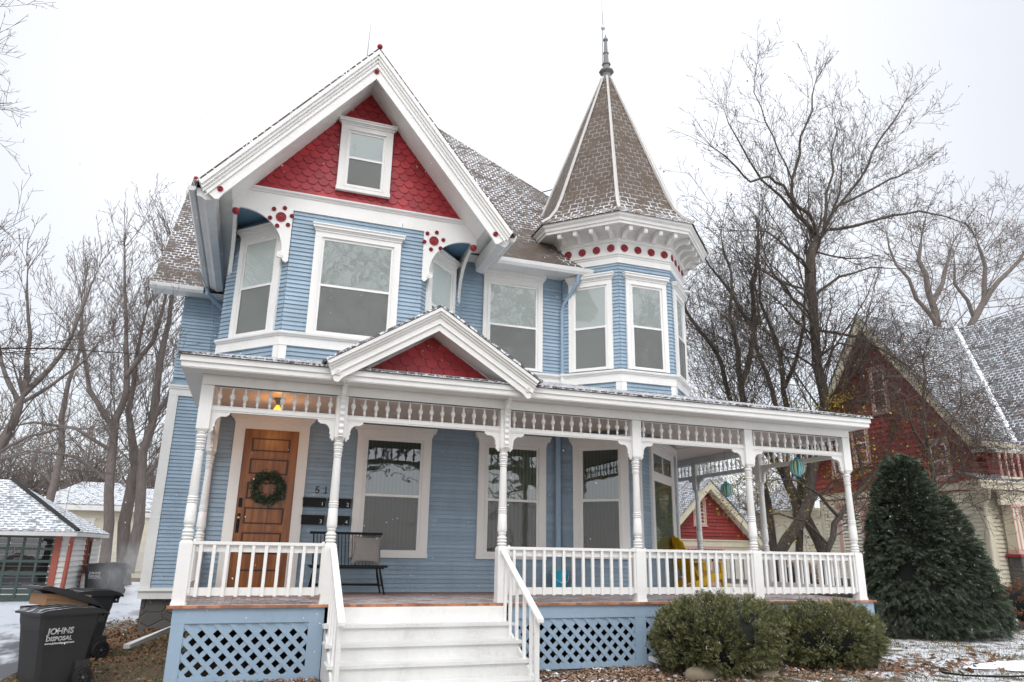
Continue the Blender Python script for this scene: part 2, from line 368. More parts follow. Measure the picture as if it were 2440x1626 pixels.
def tag(o,label,cat,group=None):
    o['label']=label; o['category']=cat
    if group: o['group']=group
    return o
def kind(o,k): o['kind']=k; return o
def lathem(prof,seg=16): mb=MB(); mb.lathe(prof,seg); return mb
E_=.0715
_jr=random.Random(8)
def clap(mb,fr,u0,u1,z0,z1,e=E_,d=.019,n=0):
    """clapboards: slanting face with a shadow lip at the bottom of each board"""
    z=z0
    while z<z1-1e-4:
        t=min(z+e,z1); a=u0
        while a<u1-1e-4:
            b_=a+_jr.uniform(1.4,4.2); b_=u1 if b_>u1-.4 else b_
            mb.quad(fr.p(a,n+d,z),fr.p(b_-(.003 if b_<u1 else 0),n+d,z),fr.p(b_-(.003 if b_<u1 else 0),n+.001,t),fr.p(a,n+.001,t)); a=b_
        mb.quad(fr.p(u0,n-.01,z),fr.p(u1,n-.01,z),fr.p(u1,n+d,z),fr.p(u0,n+d,z))
        mb.quad(fr.p(u0,n-.02,z),fr.p(u0,n+d,z),fr.p(u0,n+.001,t),fr.p(u0,n-.02,t))
        mb.quad(fr.p(u1,n-.02,z),fr.p(u1,n-.02,t),fr.p(u1,n+.001,t),fr.p(u1,n+d,z))
        z=t
def fish(mb,fr,u0,u1,z0,z1,w=.185,e=.125,n=.0,h=.062):
    """rows of shingles with clipped, half-octagon butts"""
    rnd=random.Random(4); row=0; z=z0
    while z<z1:
        u=u0-(w/2 if row%2 else 0)
        while u<u1:
            g=.003; c=w*.26; j=rnd.uniform(-.004,.004); nn=n+rnd.uniform(0,.004)
            P=[(u+g,z+h+j),(u+c,z+j),(u+w-c,z+j),(u+w-g,z+h+j),(u+w-g,z+e*2.0),(u+g,z+e*2.0)]
            def nz(zz): return nn+.026*(1-(zz-z)/(2*e))+.002
            front=[fr.p(a,nz(b_),b_) for a,b_ in P]; back=[fr.p(a,nz(b_)-.014,b_) for a,b_ in P]
            i=len(mb.v); mb.v+=front+back; mb.f.append(tuple(range(i,i+6))); mb.m.append(0)
            for q in range(4):
                a=(q+5)%6; b_=(a+1)%6; mb.f.append((i+a,i+6+a,i+6+b_,i+b_)); mb.m.append(0)
            u+=w
        row+=1; z+=e
# ------------------------------------------------------------------ windows
def rect_frame(mb,fr,u0,u1,z0,z1,w,n0,n1,wt=None,wb=None):
    wt=w if wt is None else wt; wb=w if wb is None else wb
    mb.box(fr,u0,u0+w,n0,n1,z0,z1); mb.box(fr,u1-w,u1,n0,n1,z0,z1)
    mb.box(fr,u0+w,u1-w,n0,n1,z1-wt,z1); mb.box(fr,u0+w,u1-w,n0,n1,z0,z0+wb)
def shift(fr,d):
    q=Fr((fr.o.x,fr.o.y),(fr.u.x,fr.u.y)); q.o=fr.o+fr.n*d; return q
def window(par,fr,g0,g1,z0,z1,cw=.15,head=.15,crown=.13,sill=.0,low=False,sash=.05,mat=None,name='window',rail=None,screen=True,blindm=None,label=None,over=.06,bottom=True):
    """g0..g1 x z0..z1 is the glass; casing outside it, sashes inside, blind behind"""
    mat=mat or white; s=sash; fr=shift(fr,.012)
    mb=MB(); a0,a1=g0-s,g1+s; t=z1+s; bt=z0-s
    mb.box(fr,a0-cw+s*.4,a0,-.02,.045,bt-sill,t); mb.box(fr,a1,a1+cw-s*.4,-.02,.045,bt-sill,t)
    L,Rr=a0-cw+s*.4,a1+cw-s*.4
    mb.box(fr,L,Rr,-.02,.047,t,t+head)
    if bottom: mb.box(fr,L-.01,Rr+.01,-.02,.05,bt-.07-sill,bt-sill) ; 
    if sill: mb.box(fr,a0,a1,-.02,.044,bt-sill,bt)
    # inner bead
    rect_frame(mb,fr,a0-.025,a1+.025,bt,t+.025,.02,.045,.056,wb=.001)
    if crown:
        k=t+head
        for i,(n1,za,zb,ov) in enumerate([(.062,0,.25,.01),(.075,.25,.45,.025),(.10,.45,.8,over*.8),(.115,.8,1.0,over)]):
            mb.box(fr,L-ov,Rr+ov,-.02,n1,k+crown*za,k+crown*zb)
    o=obj(name,mb,mat,par,label=label)
    # sashes
    rl=rail if rail else (z0+z1)/2
    mb=MB(); rect_frame(mb,fr,a0,a1,rl-.022,t,s*.8,.012,.030,wb=.045)
    rect_frame(mb,fr,a0+.001,a1-.001,bt,rl+.0205,s*.8,.031,.043,wt=.04,wb=s*1.1)
    obj('sash',mb,white if mat is white else mat,o)
    mb=MB(); mb.quad(fr.p(a0,.020,bt),fr.p(a1,.020,bt),fr.p(a1,.020,t),fr.p(a0,.020,t)); obj('pane',mb,glass_lo if low else glass_up,o)
    mb=MB(); mb.quad(fr.p(a0,.0155,bt),fr.p(a1,.0155,bt),fr.p(a1,.0155,t),fr.p(a0,.0155,t)); obj('curtain_or_dark_sheet' if low else 'blind',mb,blindm or (curt if low else blind),o)
    if screen:
        mb=MB(); mb.quad(fr.p(a0+s,.034,z0),fr.p(a1-s,.034,z0),fr.p(a1-s,.034,rl),fr.p(a0+s,.034,rl)); obj('insect_screen',mb,scr,o)
    return o
def rosette(fr,u,n,z,r,par,name='rosette'):
    M=Matrix.Translation(fr.p(u,n,z))@Matrix(((fr.u.x,0,fr.n.x,0),(fr.u.y,0,fr.n.y,0),(0,1,0,0),(0,0,0,1)))
    mb=MB(); d=.016*min(1,r/.06+.3)
    mb.lathe([(r,-.004),(r,d),(r*.86,d*1.15),(r*.80,d*.5),(r*.66,d*.5),(r*.60,d*1.15),(r*.50,d*1.15),(r*.44,d*.5),(r*.32,d*.5),(r*.26,d*1.3),(r*.1,d*1.6),(r*.01,d*1.7)],20,M)
    return obj(name,mb,redd,par,40)
def ball(x,y,z,r,par,name='ball_ornament',m=None):
    mb=MB(); mb.lathe([(r*math.sin(a),-r*math.cos(a)) for a in [math.pi*k/8+.01 for k in range(9)]],14,Matrix.Translation((x,y,z)),False)
    return obj(name,mb,m or redd,par,60)
def band(mb,pts,prof,closed_prof=True):
    """mitred moulding following wall corner points (left to right seen from outside)"""
    P=[Vector((a,b)) for a,b in pts]; k=len(P); offs=[]
    nn=[]
    for i in range(k-1):
        u=(P[i+1]-P[i]).normalized(); nn.append(Vector((u.y,-u.x)))
    for i in range(k):
        if i==0: offs.append(nn[0])
        elif i==k-1: offs.append(nn[-1])
        else:
            m=(nn[i-1]+nn[i]).normalized(); offs.append(m/max(.3,m.dot(nn[i])))
    def pt(i,n,z): q=P[i]+offs[i]*n; return (q.x,q.y,z)
    L=len(prof)
    for i in range(k-1):
        for j in range(L if closed_prof else L-1):
            (n0,z0),(n1,z1)=prof[j],prof[(j+1)%L]
            mb.quad(pt(i,n0,z0),pt(i+1,n0,z0),pt(i+1,n1,z1),pt(i,n1,z1))
    mb.quad(*[pt(0,n,z) for n,z in prof]); mb.quad(*[pt(k-1,n,z) for n,z in reversed(prof)])
# ================================================================== THE HOUSE
H=thing('victorian_house','three storey blue clapboard house with red gable, white porch and pointed corner tower','house')
CX,GY=.88,1.5
WY=2.52
W=Fr((0,WY),(1,0)); GF=Fr((0,GY),(1,0))
# --- walls
mb=MB(); mb.box(None,-1.15,8.1,4.5,11.5,G+.5,6.1); mb.box(None,-1.15,5.05,WY+.02,4.5,-.1,6.1)
clap(mb,W,-1.15,5.06,.0,2.88); clap(mb,W,2.7,5.2,3.3,6.15)
obj('front_wall',mb,blue,H)
mb=MB(); mb.mi=0; WF=Fr((0,5.75),(1,0)); mb.box(None,-2.17,-1.0,5.77,11,-.25,6.2); clap(mb,WF,-2.15,-1.0,-.09,3.80); clap(mb,WF,-2.17,-1.0,4.0,6.3)
WL=Fr((-2.17,11),(0,-1)); clap(mb,WL,0,5.25,-.09,6.3); ML=Fr((-1.15,5.75),(0,-1)); clap(mb,ML,0,3.23,0,6.1)
obj('wing_wall',mb,blue,H)
mb=MB(); mb.box(WF,-2.2,-2.02,-.02,.035,-.1,3.7); mb.box(WF,-2.2,-1.0,-.02,.04,3.62,3.80); mb.box(WF,-2.24,-1.0,-.02,.07,3.80,3.84); mb.box(WF,-2.22,-1.0,-.02,.055,3.76,3.80)
mb.box(WF,-2.22,-1.0,-.02,.06,-.13,-.09); mb.box(WF,-2.24,-1.0,-.02,.08,-.15,-.13); mb.box(WF,-2.21,-1.0,-.02,.045,-.29,-.15)
mb.box(WL,5.06,5.215,-.02,.035,-.1,3.7); mb.box(WL,0,5.215,-.02,.045,-.29,-.1)
obj('wing_trim_board',mb,white2,H)
mb=MB(); mb.box(None,-2.14,-1.0,5.8,11,G-.1,-.29); obj('stone_foundation',mb,st,H)
# --- bay upstairs
BL=Fr((-1.2,2.52),(.97,-1.02)); BR=Fr((2.0,1.5),(.98,1.02)); ll=math.hypot(.97,1.02)
mb=MB(); clap(mb,BL,0,ll,3.05,6.1); clap(mb,GF,-.23,2.0,3.05,6.14); clap(mb,BR,0,ll+.01,3.05,6.1)
mb.extr([(-1.15,2.55,3.0),(-.22,1.53,3.0),(1.99,1.53,3.0),(2.95,2.55,3.0)][::-1],(0,0,3.1))
obj('bay_wall',mb,blue,H)
bayp=[(-1.2,2.52),(-.23,1.5),(2.0,1.5),(2.98,2.52)]
def belt(pts,name='belt_course',d=0.0):
    mb=MB(); band(mb,pts,[(-.01,3.78),(.035,3.78),(.035,3.93),(-.01,3.93)])
    band(mb,pts,[(-.01,3.931),(.05,3.931),(.058,3.95),(.085,3.965),(.09,3.995),(.075,4.005),(-.01,4.01)])
    return mb
mb=belt(bayp)
for (x,y),(fa,ua),(fb,ub) in [(bayp[1],(BL,ll),(GF,-.23)),(bayp[2],(GF,2.0),(BR,0))]:
    mb.box(fa,ua-.11,ua+.008,-.01,.028,3.0,3.785); mb.box(fb,ub-.008,ub+.11,-.01,.028,3.0,3.785)
obj('bay_belt_course',mb,white,H)
window(H,BL,.46,1.105,4.05,5.645,.14,.12,.13,bottom=False); window(H,BR,.305,.95,4.05,5.645,.14,.12,.13,bottom=False)
window(H,GF,.315,1.425,4.06,5.655,.14,.10,.13,bottom=False)
window(H,W,3.585,4.508,4.08,5.70,.125,.11,.13,bottom=False)
mb=belt([(2.7,2.52),(5.1,2.52)]); obj('belt_course',mb,white,H)
# --- gable box over the bay
mb=MB(); mb.prism(GF,[(-1.2,6.10),(2.96,6.10),(2.96,6.16),(CX,8.72),(-1.2,6.18)],-2.5,-.012); obj('gable_wall',mb,white2,H)
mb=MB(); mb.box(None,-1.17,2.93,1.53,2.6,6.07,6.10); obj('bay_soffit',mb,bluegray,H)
mb=MB(); gb=[(-1.2,2.6),(-1.2,1.5),(2.96,1.5),(2.96,2.6)]
band(mb,gb,[(-.01,6.12),(.03,6.12),(.03,6.36),(-.01,6.36)])
band(mb,gb,[(-.01,6.361),(.04,6.361),(.05,6.385),(.085,6.41),(.09,6.435),(.0,6.45),(-.01,6.45)]); obj('gable_band_board',mb,white,H)
mb=MB(); fish(mb,Fr((0,1.512),(1,0)),-1.1,2.9,6.30,8.8)
s=1.22
for sg in (-1,1):
    mb.cut((CX,0,8.67),(sg*s,0,1))
mb.cut((0,0,6.445),(0,0,-1))
obj('red_fishscale_shingles',mb,red,H)
window(H,Fr((0,GY-.035),(1,0)),.585,1.142,6.745,7.755,.15,.10,.11,rail=7.27,screen=True)
# rake boards, roof of the gable
RY=.93
def rake(cx,zap,half,zft,vth,y,name,tip=.30,crown=.23,mats=white,par=None,d=.05):
    s_=(zap-zft)/half; F=Fr((0,y),(1,0)); mb=MB()
    for sg in (-1,1):
        def P(x,z): return (cx+sg*x,z)
        def zl(x,off): return zap-off-s_*x
        xt=half-tip
        poly=[P(0,zap),P(0,zl(0,vth)),P(xt-.06,zl(xt-.06,vth)),P(xt+.0,zl(xt,vth)-.03),P(xt+.05,zl(xt+.02,vth)-.01),P(half-.04,zft-.07),P(half,zft)]
        if sg<0: poly=poly
        else: poly=poly[::-1]
        # keep ccw from outside
        A=sum(poly[i][0]*poly[(i+1)%7][1]-poly[(i+1)%7][0]*poly[i][1] for i in range(7))
        if A<0: poly=poly[::-1]
        mb.prism(F,poly,0,d)
        for n1,a,b_ in ((d+.02,0,crown),(d+.045,0,crown*.72),(d+.07,.0,crown*.42),(d+.022,crown+.09,crown+.105)):
            q=[P(0,zap-a),P(0,zap-b_),P(half-.02-(b_*.25),zl(half-.02-(b_*.25),b_)),P(half-(a*.3),zl(half-(a*.3),a))]
            A=sum(q[i][0]*q[(i+1)%4][1]-q[(i+1)%4][0]*q[i][1] for i in range(4))
            if A<0: q=q[::-1]
            mb.prism(F,q,d-.01,n1)
    return obj(name,mb,mats,par)
rake(CX,9.14,2.55,6.05,.555,RY,'gable_rake_board',par=H)
rosette(Fr((0,RY-.052),(1,0)),CX-.01,.0,8.72,.045,H); rosette(Fr((0,RY-.052),(1,0)),-1.36,.0,6.0,.045,H); rosette(Fr((0,RY-.052),(1,0)),3.13,.0,6.0,.045,H)
s_=(9.14-6.05)/2.55
mb=MB()
for sg in (-1,1): # soffit slab under the roof deck
    q=[(CX,RY,9.10),(CX+sg*2.5,RY,9.10-s_*2.5),(CX+sg*2.3,RY,9.10-s_*2.3-.20),(CX+sg*2.08,RY,6.10),(CX,RY,8.66)]
    mb.extr(q if sg<0 else q[::-1],(0,4.6,0))
obj('gable_soffit',mb,white2,H)
def slab(mb,pts,t=.035):
    a=[Vector(p) for p in pts]; n=(a[1]-a[0]).cross(a[2]-a[0]).normalized()
    if n.z<0: a=a[::-1]; n=-n
    mb.extr([p for p in a][::-1],-n*t) if False else mb.extr([p+n*t for p in a],-n*t)
mb=MB()
slab(mb,[(CX,RY-.09,9.15),(CX-2.60,RY-.09,9.15-s_*2.60),(CX-2.60,6.5,9.15-s_*2.60),(CX,6.5,9.15)])
slab(mb,[(CX,RY-.09,9.15),(CX+2.60,RY-.09,9.15-s_*2.60),(CX+2.60,6.5,9.15-s_*2.60),(CX,6.5,9.15)])
obj('gable_roof',mb,roof_br,H)
# gutters of the gable eaves
def gutter(mb,a,b_,r=.065):
    a=Vector(a); b_=Vector(b_); t=(b_-a).normalized(); x=Vector((t.y,-t.x,0)).normalized()
    prof=[(-r,.05),(-r,-.03),(-r*.6,-.07),(r*.5,-.075),(r,-.02),(r*1.15,.05),(r*1.0,.055),(r*.8,-.0),(-r*.8,-.0)]
    mb.extr([a+x*u+Vector((0,0,z)) for u,z in prof],b_-a)
mb=MB(); gutter(mb,(-1.76,5.35,5.93),(-1.76,.88,5.98),.06)
mb.extr([(-1.70,RY,5.98),(-1.68,RY,5.86),(-1.60,RY,5.84),(-1.55,RY,5.80),(-1.43,RY,5.84),(-1.40,RY,6.05)],(0,4.4,0))
obj('gable_eave_gutter',mb,gutter_m,H)
mb=MB(); gutter(mb,(3.47,.92,6.0),(3.47,2.15,6.0),.06)
mb.extr([(3.17,RY,6.05),(3.2,RY,5.84),(3.32,RY,5.80),(3.38,RY,5.86),(3.44,RY,5.98)],(0,1.35,0))
obj('gable_eave_gutter',mb,gutter_m,H)
# --- arched brackets
def arc(cx,cz,rx,rz,a0,a1,n=12): return [(cx+rx*math.cos(R(a0+(a1-a0)*i/n)),cz+rz*math.sin(R(a0+(a1-a0)*i/n))) for i in range(n+1)]
def corner_bracket(fr,u_in,u_out,name='arched_bracket'):
    mb=MB(); sg=1 if u_in>u_out else -1; w=abs(u_in-u_out)
    def m(p): return (u_out+sg*p[0],p[1])
    poly=[(w,6.125),(0,6.125),(0,6.0),(.10,6.0),(.13,6.03)]+arc(.15,5.36,w-.27,.67,90,2,14)+[(w-.14,5.30),(w-.15,5.25),(w-.10,5.235),(w-.085,5.20),(w-.04,5.17),(w,5.20)]
    poly=[m(p) for p in poly]
    if sg<0: poly=poly[::-1]
    mb.prism(fr,poly,-.005,.04)
    M=Matrix.Translation(fr.p(m((w-.135,0))[0],.04,5.29))@Matrix(((fr.u.x,0,fr.n.x,0),(fr.u.y,0,fr.n.y,0),(0,1,0,0),(0,0,0,1)))
    mb.lathe([(.055,-.02),(.055,.012),(.04,.016),(.036,.008),(.022,.008),(.018,.018),(.004,.02)],16,M)
    o=obj(name,mb,white,H)
    return o
for ui,uo in ((-.245,-1.2),(1.99,2.96)):
    o=corner_bracket(GF,ui,uo); c=-.43 if ui<0 else 2.17
    rosette(GF,c,.042,5.955,.085,o)
    for k in range(6):
        a=R(75+60*k); rosette(GF,c+.175*math.cos(a),.042,5.955+.175*math.sin(a),.036,o)
for x in (-1.16,2.92):
    S=Fr((x,2.52),(0,-1)); mb=MB()   # runs back to the wall
    poly=[(0,6.1),(0,5.22),(.05,5.18),(.09,5.22),(.11,5.34)]+arc(.98,5.35,.86,.66,178,92,14)+[(1.0,6.1)]
    poly=[(a,b_) for a,b_ in poly]; mb.prism(S,poly,-.03,.03); obj('side_bracket',mb,white,H)
ball(-1.13,1.44,5.93,.062,H); ball(2.90,1.44,5.93,.062,H)
ball(CX+.01,.86,9.235,.05,H); ball(-2.75,9.15,10.2,.065,H)
mb=MB(); mb.tube([(.82,1.9,9.0),(.78,1.9,9.75),(.80,1.9,10.55)],[.016,.013,.004],6); o=obj('lightning_rod',mb,steel,H); ball(.78,1.9,9.62,.07,o,'glass_ball',letter)
# --- main hip roof
AP=(3.11,7,11.93); 
mb=MB(); 
slab(mb,[(1.0,2.08,6.08),(7.0,2.08,6.08),(7.18,2.88,7.04),AP],.04); slab(mb,[(7.18,2.88,7.04),(7.6,4.6,6.54),(7.98,11.9,6.08),AP],.04); slab(mb,[(-1.2,2.7,6.6),AP,(-1.2,11.4,6.6)],.04); slab(mb,[(7.98,11.9,6.08),(-1.2,11.4,6.6),AP],.04)
obj('main_roof',mb,roof_br,H)
mb=MB(); gutter(mb,(3.45,2.04,6.04),(6.02,2.04,6.06)); mb.box(None,3.4,7.9,2.1,2.5,5.99,6.03); obj('main_eave_gutter',mb,gutter_m,H)
mb=MB(); slab(mb,[(-2.80,5.38,5.83),(1.2,5.38,5.83),(1.2,9.08,10.1),(-2.80,9.08,10.1)]); slab(mb,[(-2.2,12.8,5.83),(1.2,12.8,5.83),(1.2,9.08,10.1),(-2.2,9.08,10.1)]); obj('wing_roof',mb,roof_br,H)
mb=MB(); gutter(mb,(-2.82,5.34,5.80),(-1.8,5.34,5.80)); mb.box(None,-2.78,-1.2,5.42,5.76,5.76,5.79)
obj('wing_eave_board',mb,gutter_m,H)
mb=MB(); mb.extr([(-2.17,5.8,5.9),(-2.17,12.3,5.9),(-2.17,9.08,9.8)],(.1,0,0)); obj('wing_gable',mb,blue,H)
# --- tower
TX,TY=6.5,3.02
def tp(a,k): an=R(-112.5+45*k); r=a/math.cos(R(22.5)); return (TX+r*math.cos(an),TY+r*math.sin(an))
# faces: k=-1 is the left facet (A), 0 front (B), 1 right (C)
TA=1.40
mb=MB(); mb.oct(TX,TY,[(1.37,2.95),(1.37,6.9)]); TF=[]
for k in range(-2,4):
    a=tp(TA,k); b_=tp(TA,k+1); f=Fr(a,(b_[0]-a[0],b_[1]-a[1])); TF.append(f); clap(mb,f,0,TA*2*math.tan(R(22.5)),3.05,6.2)
obj('tower_wall',mb,blue,H)
tw=TA*2*math.tan(R(22.5))
mb=MB(); mb.oct(TX,TY,[(1.39,3.78),(1.435,3.78),(1.435,3.93),(1.45,3.931),(1.458,3.95),(1.485,3.965),(1.49,3.995),(1.475,4.005),(1.39,4.01)])
for f in TF: mb.box(f,-.006,.10,-.01,.026,3.0,3.785); mb.box(f,tw-.10,tw+.006,-.01,.026,3.0,3.785)
obj('tower_belt_course',mb,white,H)
for f in TF[1:4]: window(H,f,.285,.875,4.08,5.69,.125,.105,.13,bottom=False,over=.05)
mb=MB(); mb.oct(TX,TY,[(1.39,6.18),(1.43,6.18),(1.43,6.30),(1.445,6.31),(1.45,6.335),(1.475,6.35),(1.475,6.368),(1.435,6.375),(1.435,6.62),(1.46,6.63),(1.465,6.655),(1.49,6.675),(1.49,6.69),(1.48,6.69)]); obj('tower_frieze',mb,white,H)
FA=1.436; fw=FA*2*math.tan(R(22.5))
for k in (-1,0,1):
    a=tp(FA,k); b_=tp(FA,k+1); f=Fr(a,(b_[0]-a[0],b_[1]-a[1]))
    for j in range(4): rosette(f,fw/2+(j-1.5)*.302,.0,6.497,.078,H)
mb=MB(); mb.oct(TX,TY,[(1.47,6.69),(1.48,6.72),(1.50,6.78),(1.55,6.83),(1.66,6.85),(1.84,6.853),(1.84,6.82),(1.86,6.82),(1.865,6.87),(1.885,6.88),(1.895,6.93),(1.93,6.97),(1.94,7.02),(1.90,7.02)]); obj('tower_cornice',mb,white2,H)
for k in range(-1,3):
    a=tp(1.48,k); b_=tp(1.48,k+1); f=Fr(a,(b_[0]-a[0],b_[1]-a[1])); w_=1.48*2*math.tan(R(22.5))
    for j in range(4):
        c=w_/2+(j-1.5)*.335; mb=MB()
        poly=[(-.02,6.66),(.03,6.665),(.07,6.69),(.11,6.735),(.18,6.76),(.24,6.755),(.265,6.725),(.33,6.72),(.345,6.75),(.345,6.86),(-.02,6.86)]
        mb.extr([f.p(c-.038,n,z) for n,z in poly][::-1],f.u*.076); obj('tower_bracket',mb,white,H)
mb=MB(); mb.oct(TX,TY,[(1.965,7.015),(1.97,7.03),(1.76,7.21),(1.58,7.46),(1.44,7.78),(.10,11.52)]); tr_=obj('tower_roof',mb,roof_tw,H)
# hip ridges of the tower roof
mb=MB()
for k in range(8):
    pr=[(1.98,7.05),(1.77,7.23),(1.59,7.48),(1.45,7.80),(.11,11.54)]
    mb.tube([(*tp(a,k),z) for a,z in pr],[.042]*4+[.028],5)
obj('hip_ridge_cap',mb,greyw,tr_)
mb=MB(); mb.oct(TX,TY,[(.15,11.36),(.11,11.50),(.09,11.60),(.10,11.66),(.165,11.71),(.165,11.74),(.09,11.78),(.075,11.90),(.10,11.92),(.10,11.95),(.06,11.97),(.05,12.22),(.065,12.24),(.065,12.27),(.042,12.29),(.034,12.60),(.055,12.62),(.055,12.66),(.02,12.72),(.012,12.78),(.001,12.80)]); fo=obj('finial',mb,verdi,tr_)
mb=MB(); mb.tube([(TX-.07,TY,11.4),(TX-.09,TY,12.0),(TX-.075,TY,12.7),(TX-.06,TY,13.1),(TX-.09,TY,13.85)],[.012,.012,.012,.012,.004],5); o=obj('lightning_rod',mb,steel,H); ball(TX-.06,TY,12.98,.06,o,'glass_ball',letter)
mb=MB(); mb.tube([(5.75,3.4,9.0),(5.6,4.1,8.98),(5.4,4.95,9.22)],.012,5); obj('cable',mb,black,H)
# --- lower corner bay
LA=Fr((5.02,2.52),(1,-1)); LC=Fr((6.12,1.42),(1,1)); la=1.556; lc=2.94
mb=MB(); mb.extr([(5.04,2.56,-.05),(6.12,1.46,-.05),(8.17,3.5,-.05),(8.17,11.4,-.05),(5.04,11.4,-.05)],(0,0,2.95))
clap(mb,LA,0,la,0,2.88); clap(mb,LC,0,lc,0,2.88); LS=Fr((8.2,3.5),(0,1)); clap(mb,LS,0,8,0,2.88)
obj('corner_bay_wall',mb,blue,H)
mb=MB(); mb.box(LA,la-.09,la+.012,-.01,.03,0,2.88); mb.box(LC,-.012,.09,-.01,.03,0,2.88); obj('corner_board',mb,white,H); mb=MB(); mb.box(LC,lc-.10,lc+.01,-.01,.03,0,2.88); mb.box(LS,-.01,.10,-.01,.03,0,2.88); obj('corner_board',mb,white,H)
window(H,LA,.51,1.17,.70,2.495,.17,.06,.16,low=True)
# wide window with a transom
LC0=LC; LC=shift(LC,.012)
mb=MB(); u0,u1=.88,2.30
rect_frame(mb,LC,u0-.05-.15,u1+.05+.15,.60,2.66,.15,-.01,.045,wt=.08,wb=.10); mb.box(LC,u0-.05,u1+.05,-.01,.044,2.07,2.15)
for i,(n1,za,zb,ov) in enumerate([(.062,0,.3,.01),(.09,.3,.6,.03),(.115,.6,1,.05)]): mb.box(LC,u0-.2-ov,u1+.2+ov,-.01,n1,2.66+.15*za,2.66+.15*zb)
o=obj('window',mb,white,H)
mb=MB(); rect_frame(mb,LC,u0-.05,u1+.05,.70,2.07,.05,.012,.035); rect_frame(mb,LC,u0-.05,u1+.05,2.15,2.58,.045,.012,.035); mb.box(LC,(u0+u1)/2-.02,(u0+u1)/2+.02,.013,.034,2.19,2.54); obj('sash',mb,white,o)
mb=MB()
for za,zb in ((.74,2.04),(2.18,2.55)): mb.quad(LC.p(u0-.02,.024,za),LC.p(u1+.02,.024,za),LC.p(u1+.02,.024,zb),LC.p(u0-.02,.024,zb))
obj('pane',mb,glass_lo,o)
mb=MB(); mb.quad(LC.p(u0-.04,.016,.72),LC.p(u1+.04,.016,.72),LC.p(u1+.04,.016,2.57),LC.p(u0-.04,.016,2.57)); obj('curtain_or_dark_sheet',mb,curt2,o)
LC=LC0
# --- ground floor openings
window(H,W,1.436,2.343,.668,2.495,.17,.055,.16,low=True,rail=1.57,over=.08)
window(H,W,3.629,4.547,.668,2.495,.17,.055,.16,low=True,rail=1.57,over=.08,blindm=curt2)
W0=W; W=shift(W,.013)
mb=MB(); da,db=-.60,.26
mb.box(W,da-.165,da,-.02,.045,0,2.56); mb.box(W,db,db+.165,-.02,.045,0,2.56); mb.box(W,da-.165,db+.165,-.02,.047,2.56,2.66)
for n1,z0,z1,ov in ((.062,2.66,2.69,.01),(.075,2.69,2.72,.03),(.10,2.72,2.75,.06),(.115,2.75,2.78,.08)): mb.box(W,da-.165-ov,db+.165+ov,-.02,n1,z0,z1)
rect_frame(mb,W,da-.02,db+.02,.0,2.58,.018,.045,.056,wb=.001); mb.box(W,da,db,-.02,.06,0,.035)
obj('door_casing',mb,white,H)
mb=MB()
def leafp(u0,u1,z0,z1):  # raised panel in sunk field
    pass
st_=.105; zs=[.04,.20,.26+.0,0]
rails=[(.04,.30),(.62,.73),(.93,1.02),(1.32,1.41),(1.72,1.81),(2.10,2.18),(2.44,2.56)]
mb.box(W,da,da+st_,.010,.034,.04,2.56); mb.box(W,db-st_,db,.010,.034,.04,2.56)
for a,b_ in rails: mb.box(W,da+st_,db-st_,.010,.034,a,b_)
for i in range(len(rails)-1):
    z0,z1=rails[i][1],rails[i+1][0]; 
    rect_frame(mb,W,da+st_,db-st_,z0,z1,.02,.0095,.024)
    mb.box(W,da+st_+.05,db-st_-.05,.0095,.022,z0+.045,z1-.045)
dr=obj('front_door',mb,doorw,H)
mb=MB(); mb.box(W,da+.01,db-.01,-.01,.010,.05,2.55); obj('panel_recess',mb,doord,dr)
mb=MB(); mb.box(W,da+.03,da+.085,.032,.048,1.30,1.44); mb.box(W,da+.03,da+.08,.032,.04,.90,1.20); mb.tube([W.p(da+.055,.04,1.0),W.p(da+.055,.085,1.02),W.p(da+.055,.085,1.12),W.p(da+.055,.04,1.15)],.008,6); obj('door_lock',mb,black,dr)
mb=MB(); mb.lathe([(.028*math.sin(math.pi*k/6+.02),-.028*math.cos(math.pi*k/6+.02)) for k in range(7)],10,Matrix.Translation(W.p(da+.06,.075,1.13)),False); obj('door_knob',mb,brass,dr,60)
W=W0
# house number
def text(s,size,fr,u,n,z,mat,name,par,ext=.003,outline=False,bold=0,shear=0,font_sx=1.0):
    c=bpy.data.curves.new('t','FONT'); c.body=s; c.size=size; c.shear=shear; c.align_x='LEFT'
    if outline: c.fill_mode='NONE'; c.bevel_depth=outline; c.bevel_resolution=0; c.resolution_u=3
    else: c.extrude=ext; c.offset=bold; c.resolution_u=4
    t=bpy.data.objects.new('t',c); COL.objects.link(t); bpy.context.view_layer.update()
    me=bpy.data.meshes.new_from_object(t.evaluated_get(bpy.context.evaluated_depsgraph_get())); bpy.data.objects.remove(t); bpy.data.curves.remove(c)
    Mx=Matrix.Translation(fr.p(u,n,z))@Matrix(((fr.u.x*font_sx,0,fr.n.x,0),(fr.u.y*font_sx,0,fr.n.y,0),(0,1,0,0),(0,0,0,1)))
    me.transform(Mx); me.materials.clear(); me.materials.append(mat); me.name=name
    return link(name,me,par)
for ch,u in (('5',.60),('1',.735),('6',.865)):
    o=text(ch,.165,W,u,.018,1.565,black,'house_number',H)
mb=MB(); mb.box(W,.742,.80,.015,.021,1.565,1.578); mb.box(W,.607,.62,.015,.021,1.60,1.62); obj('numeral_serif',mb,black,H)
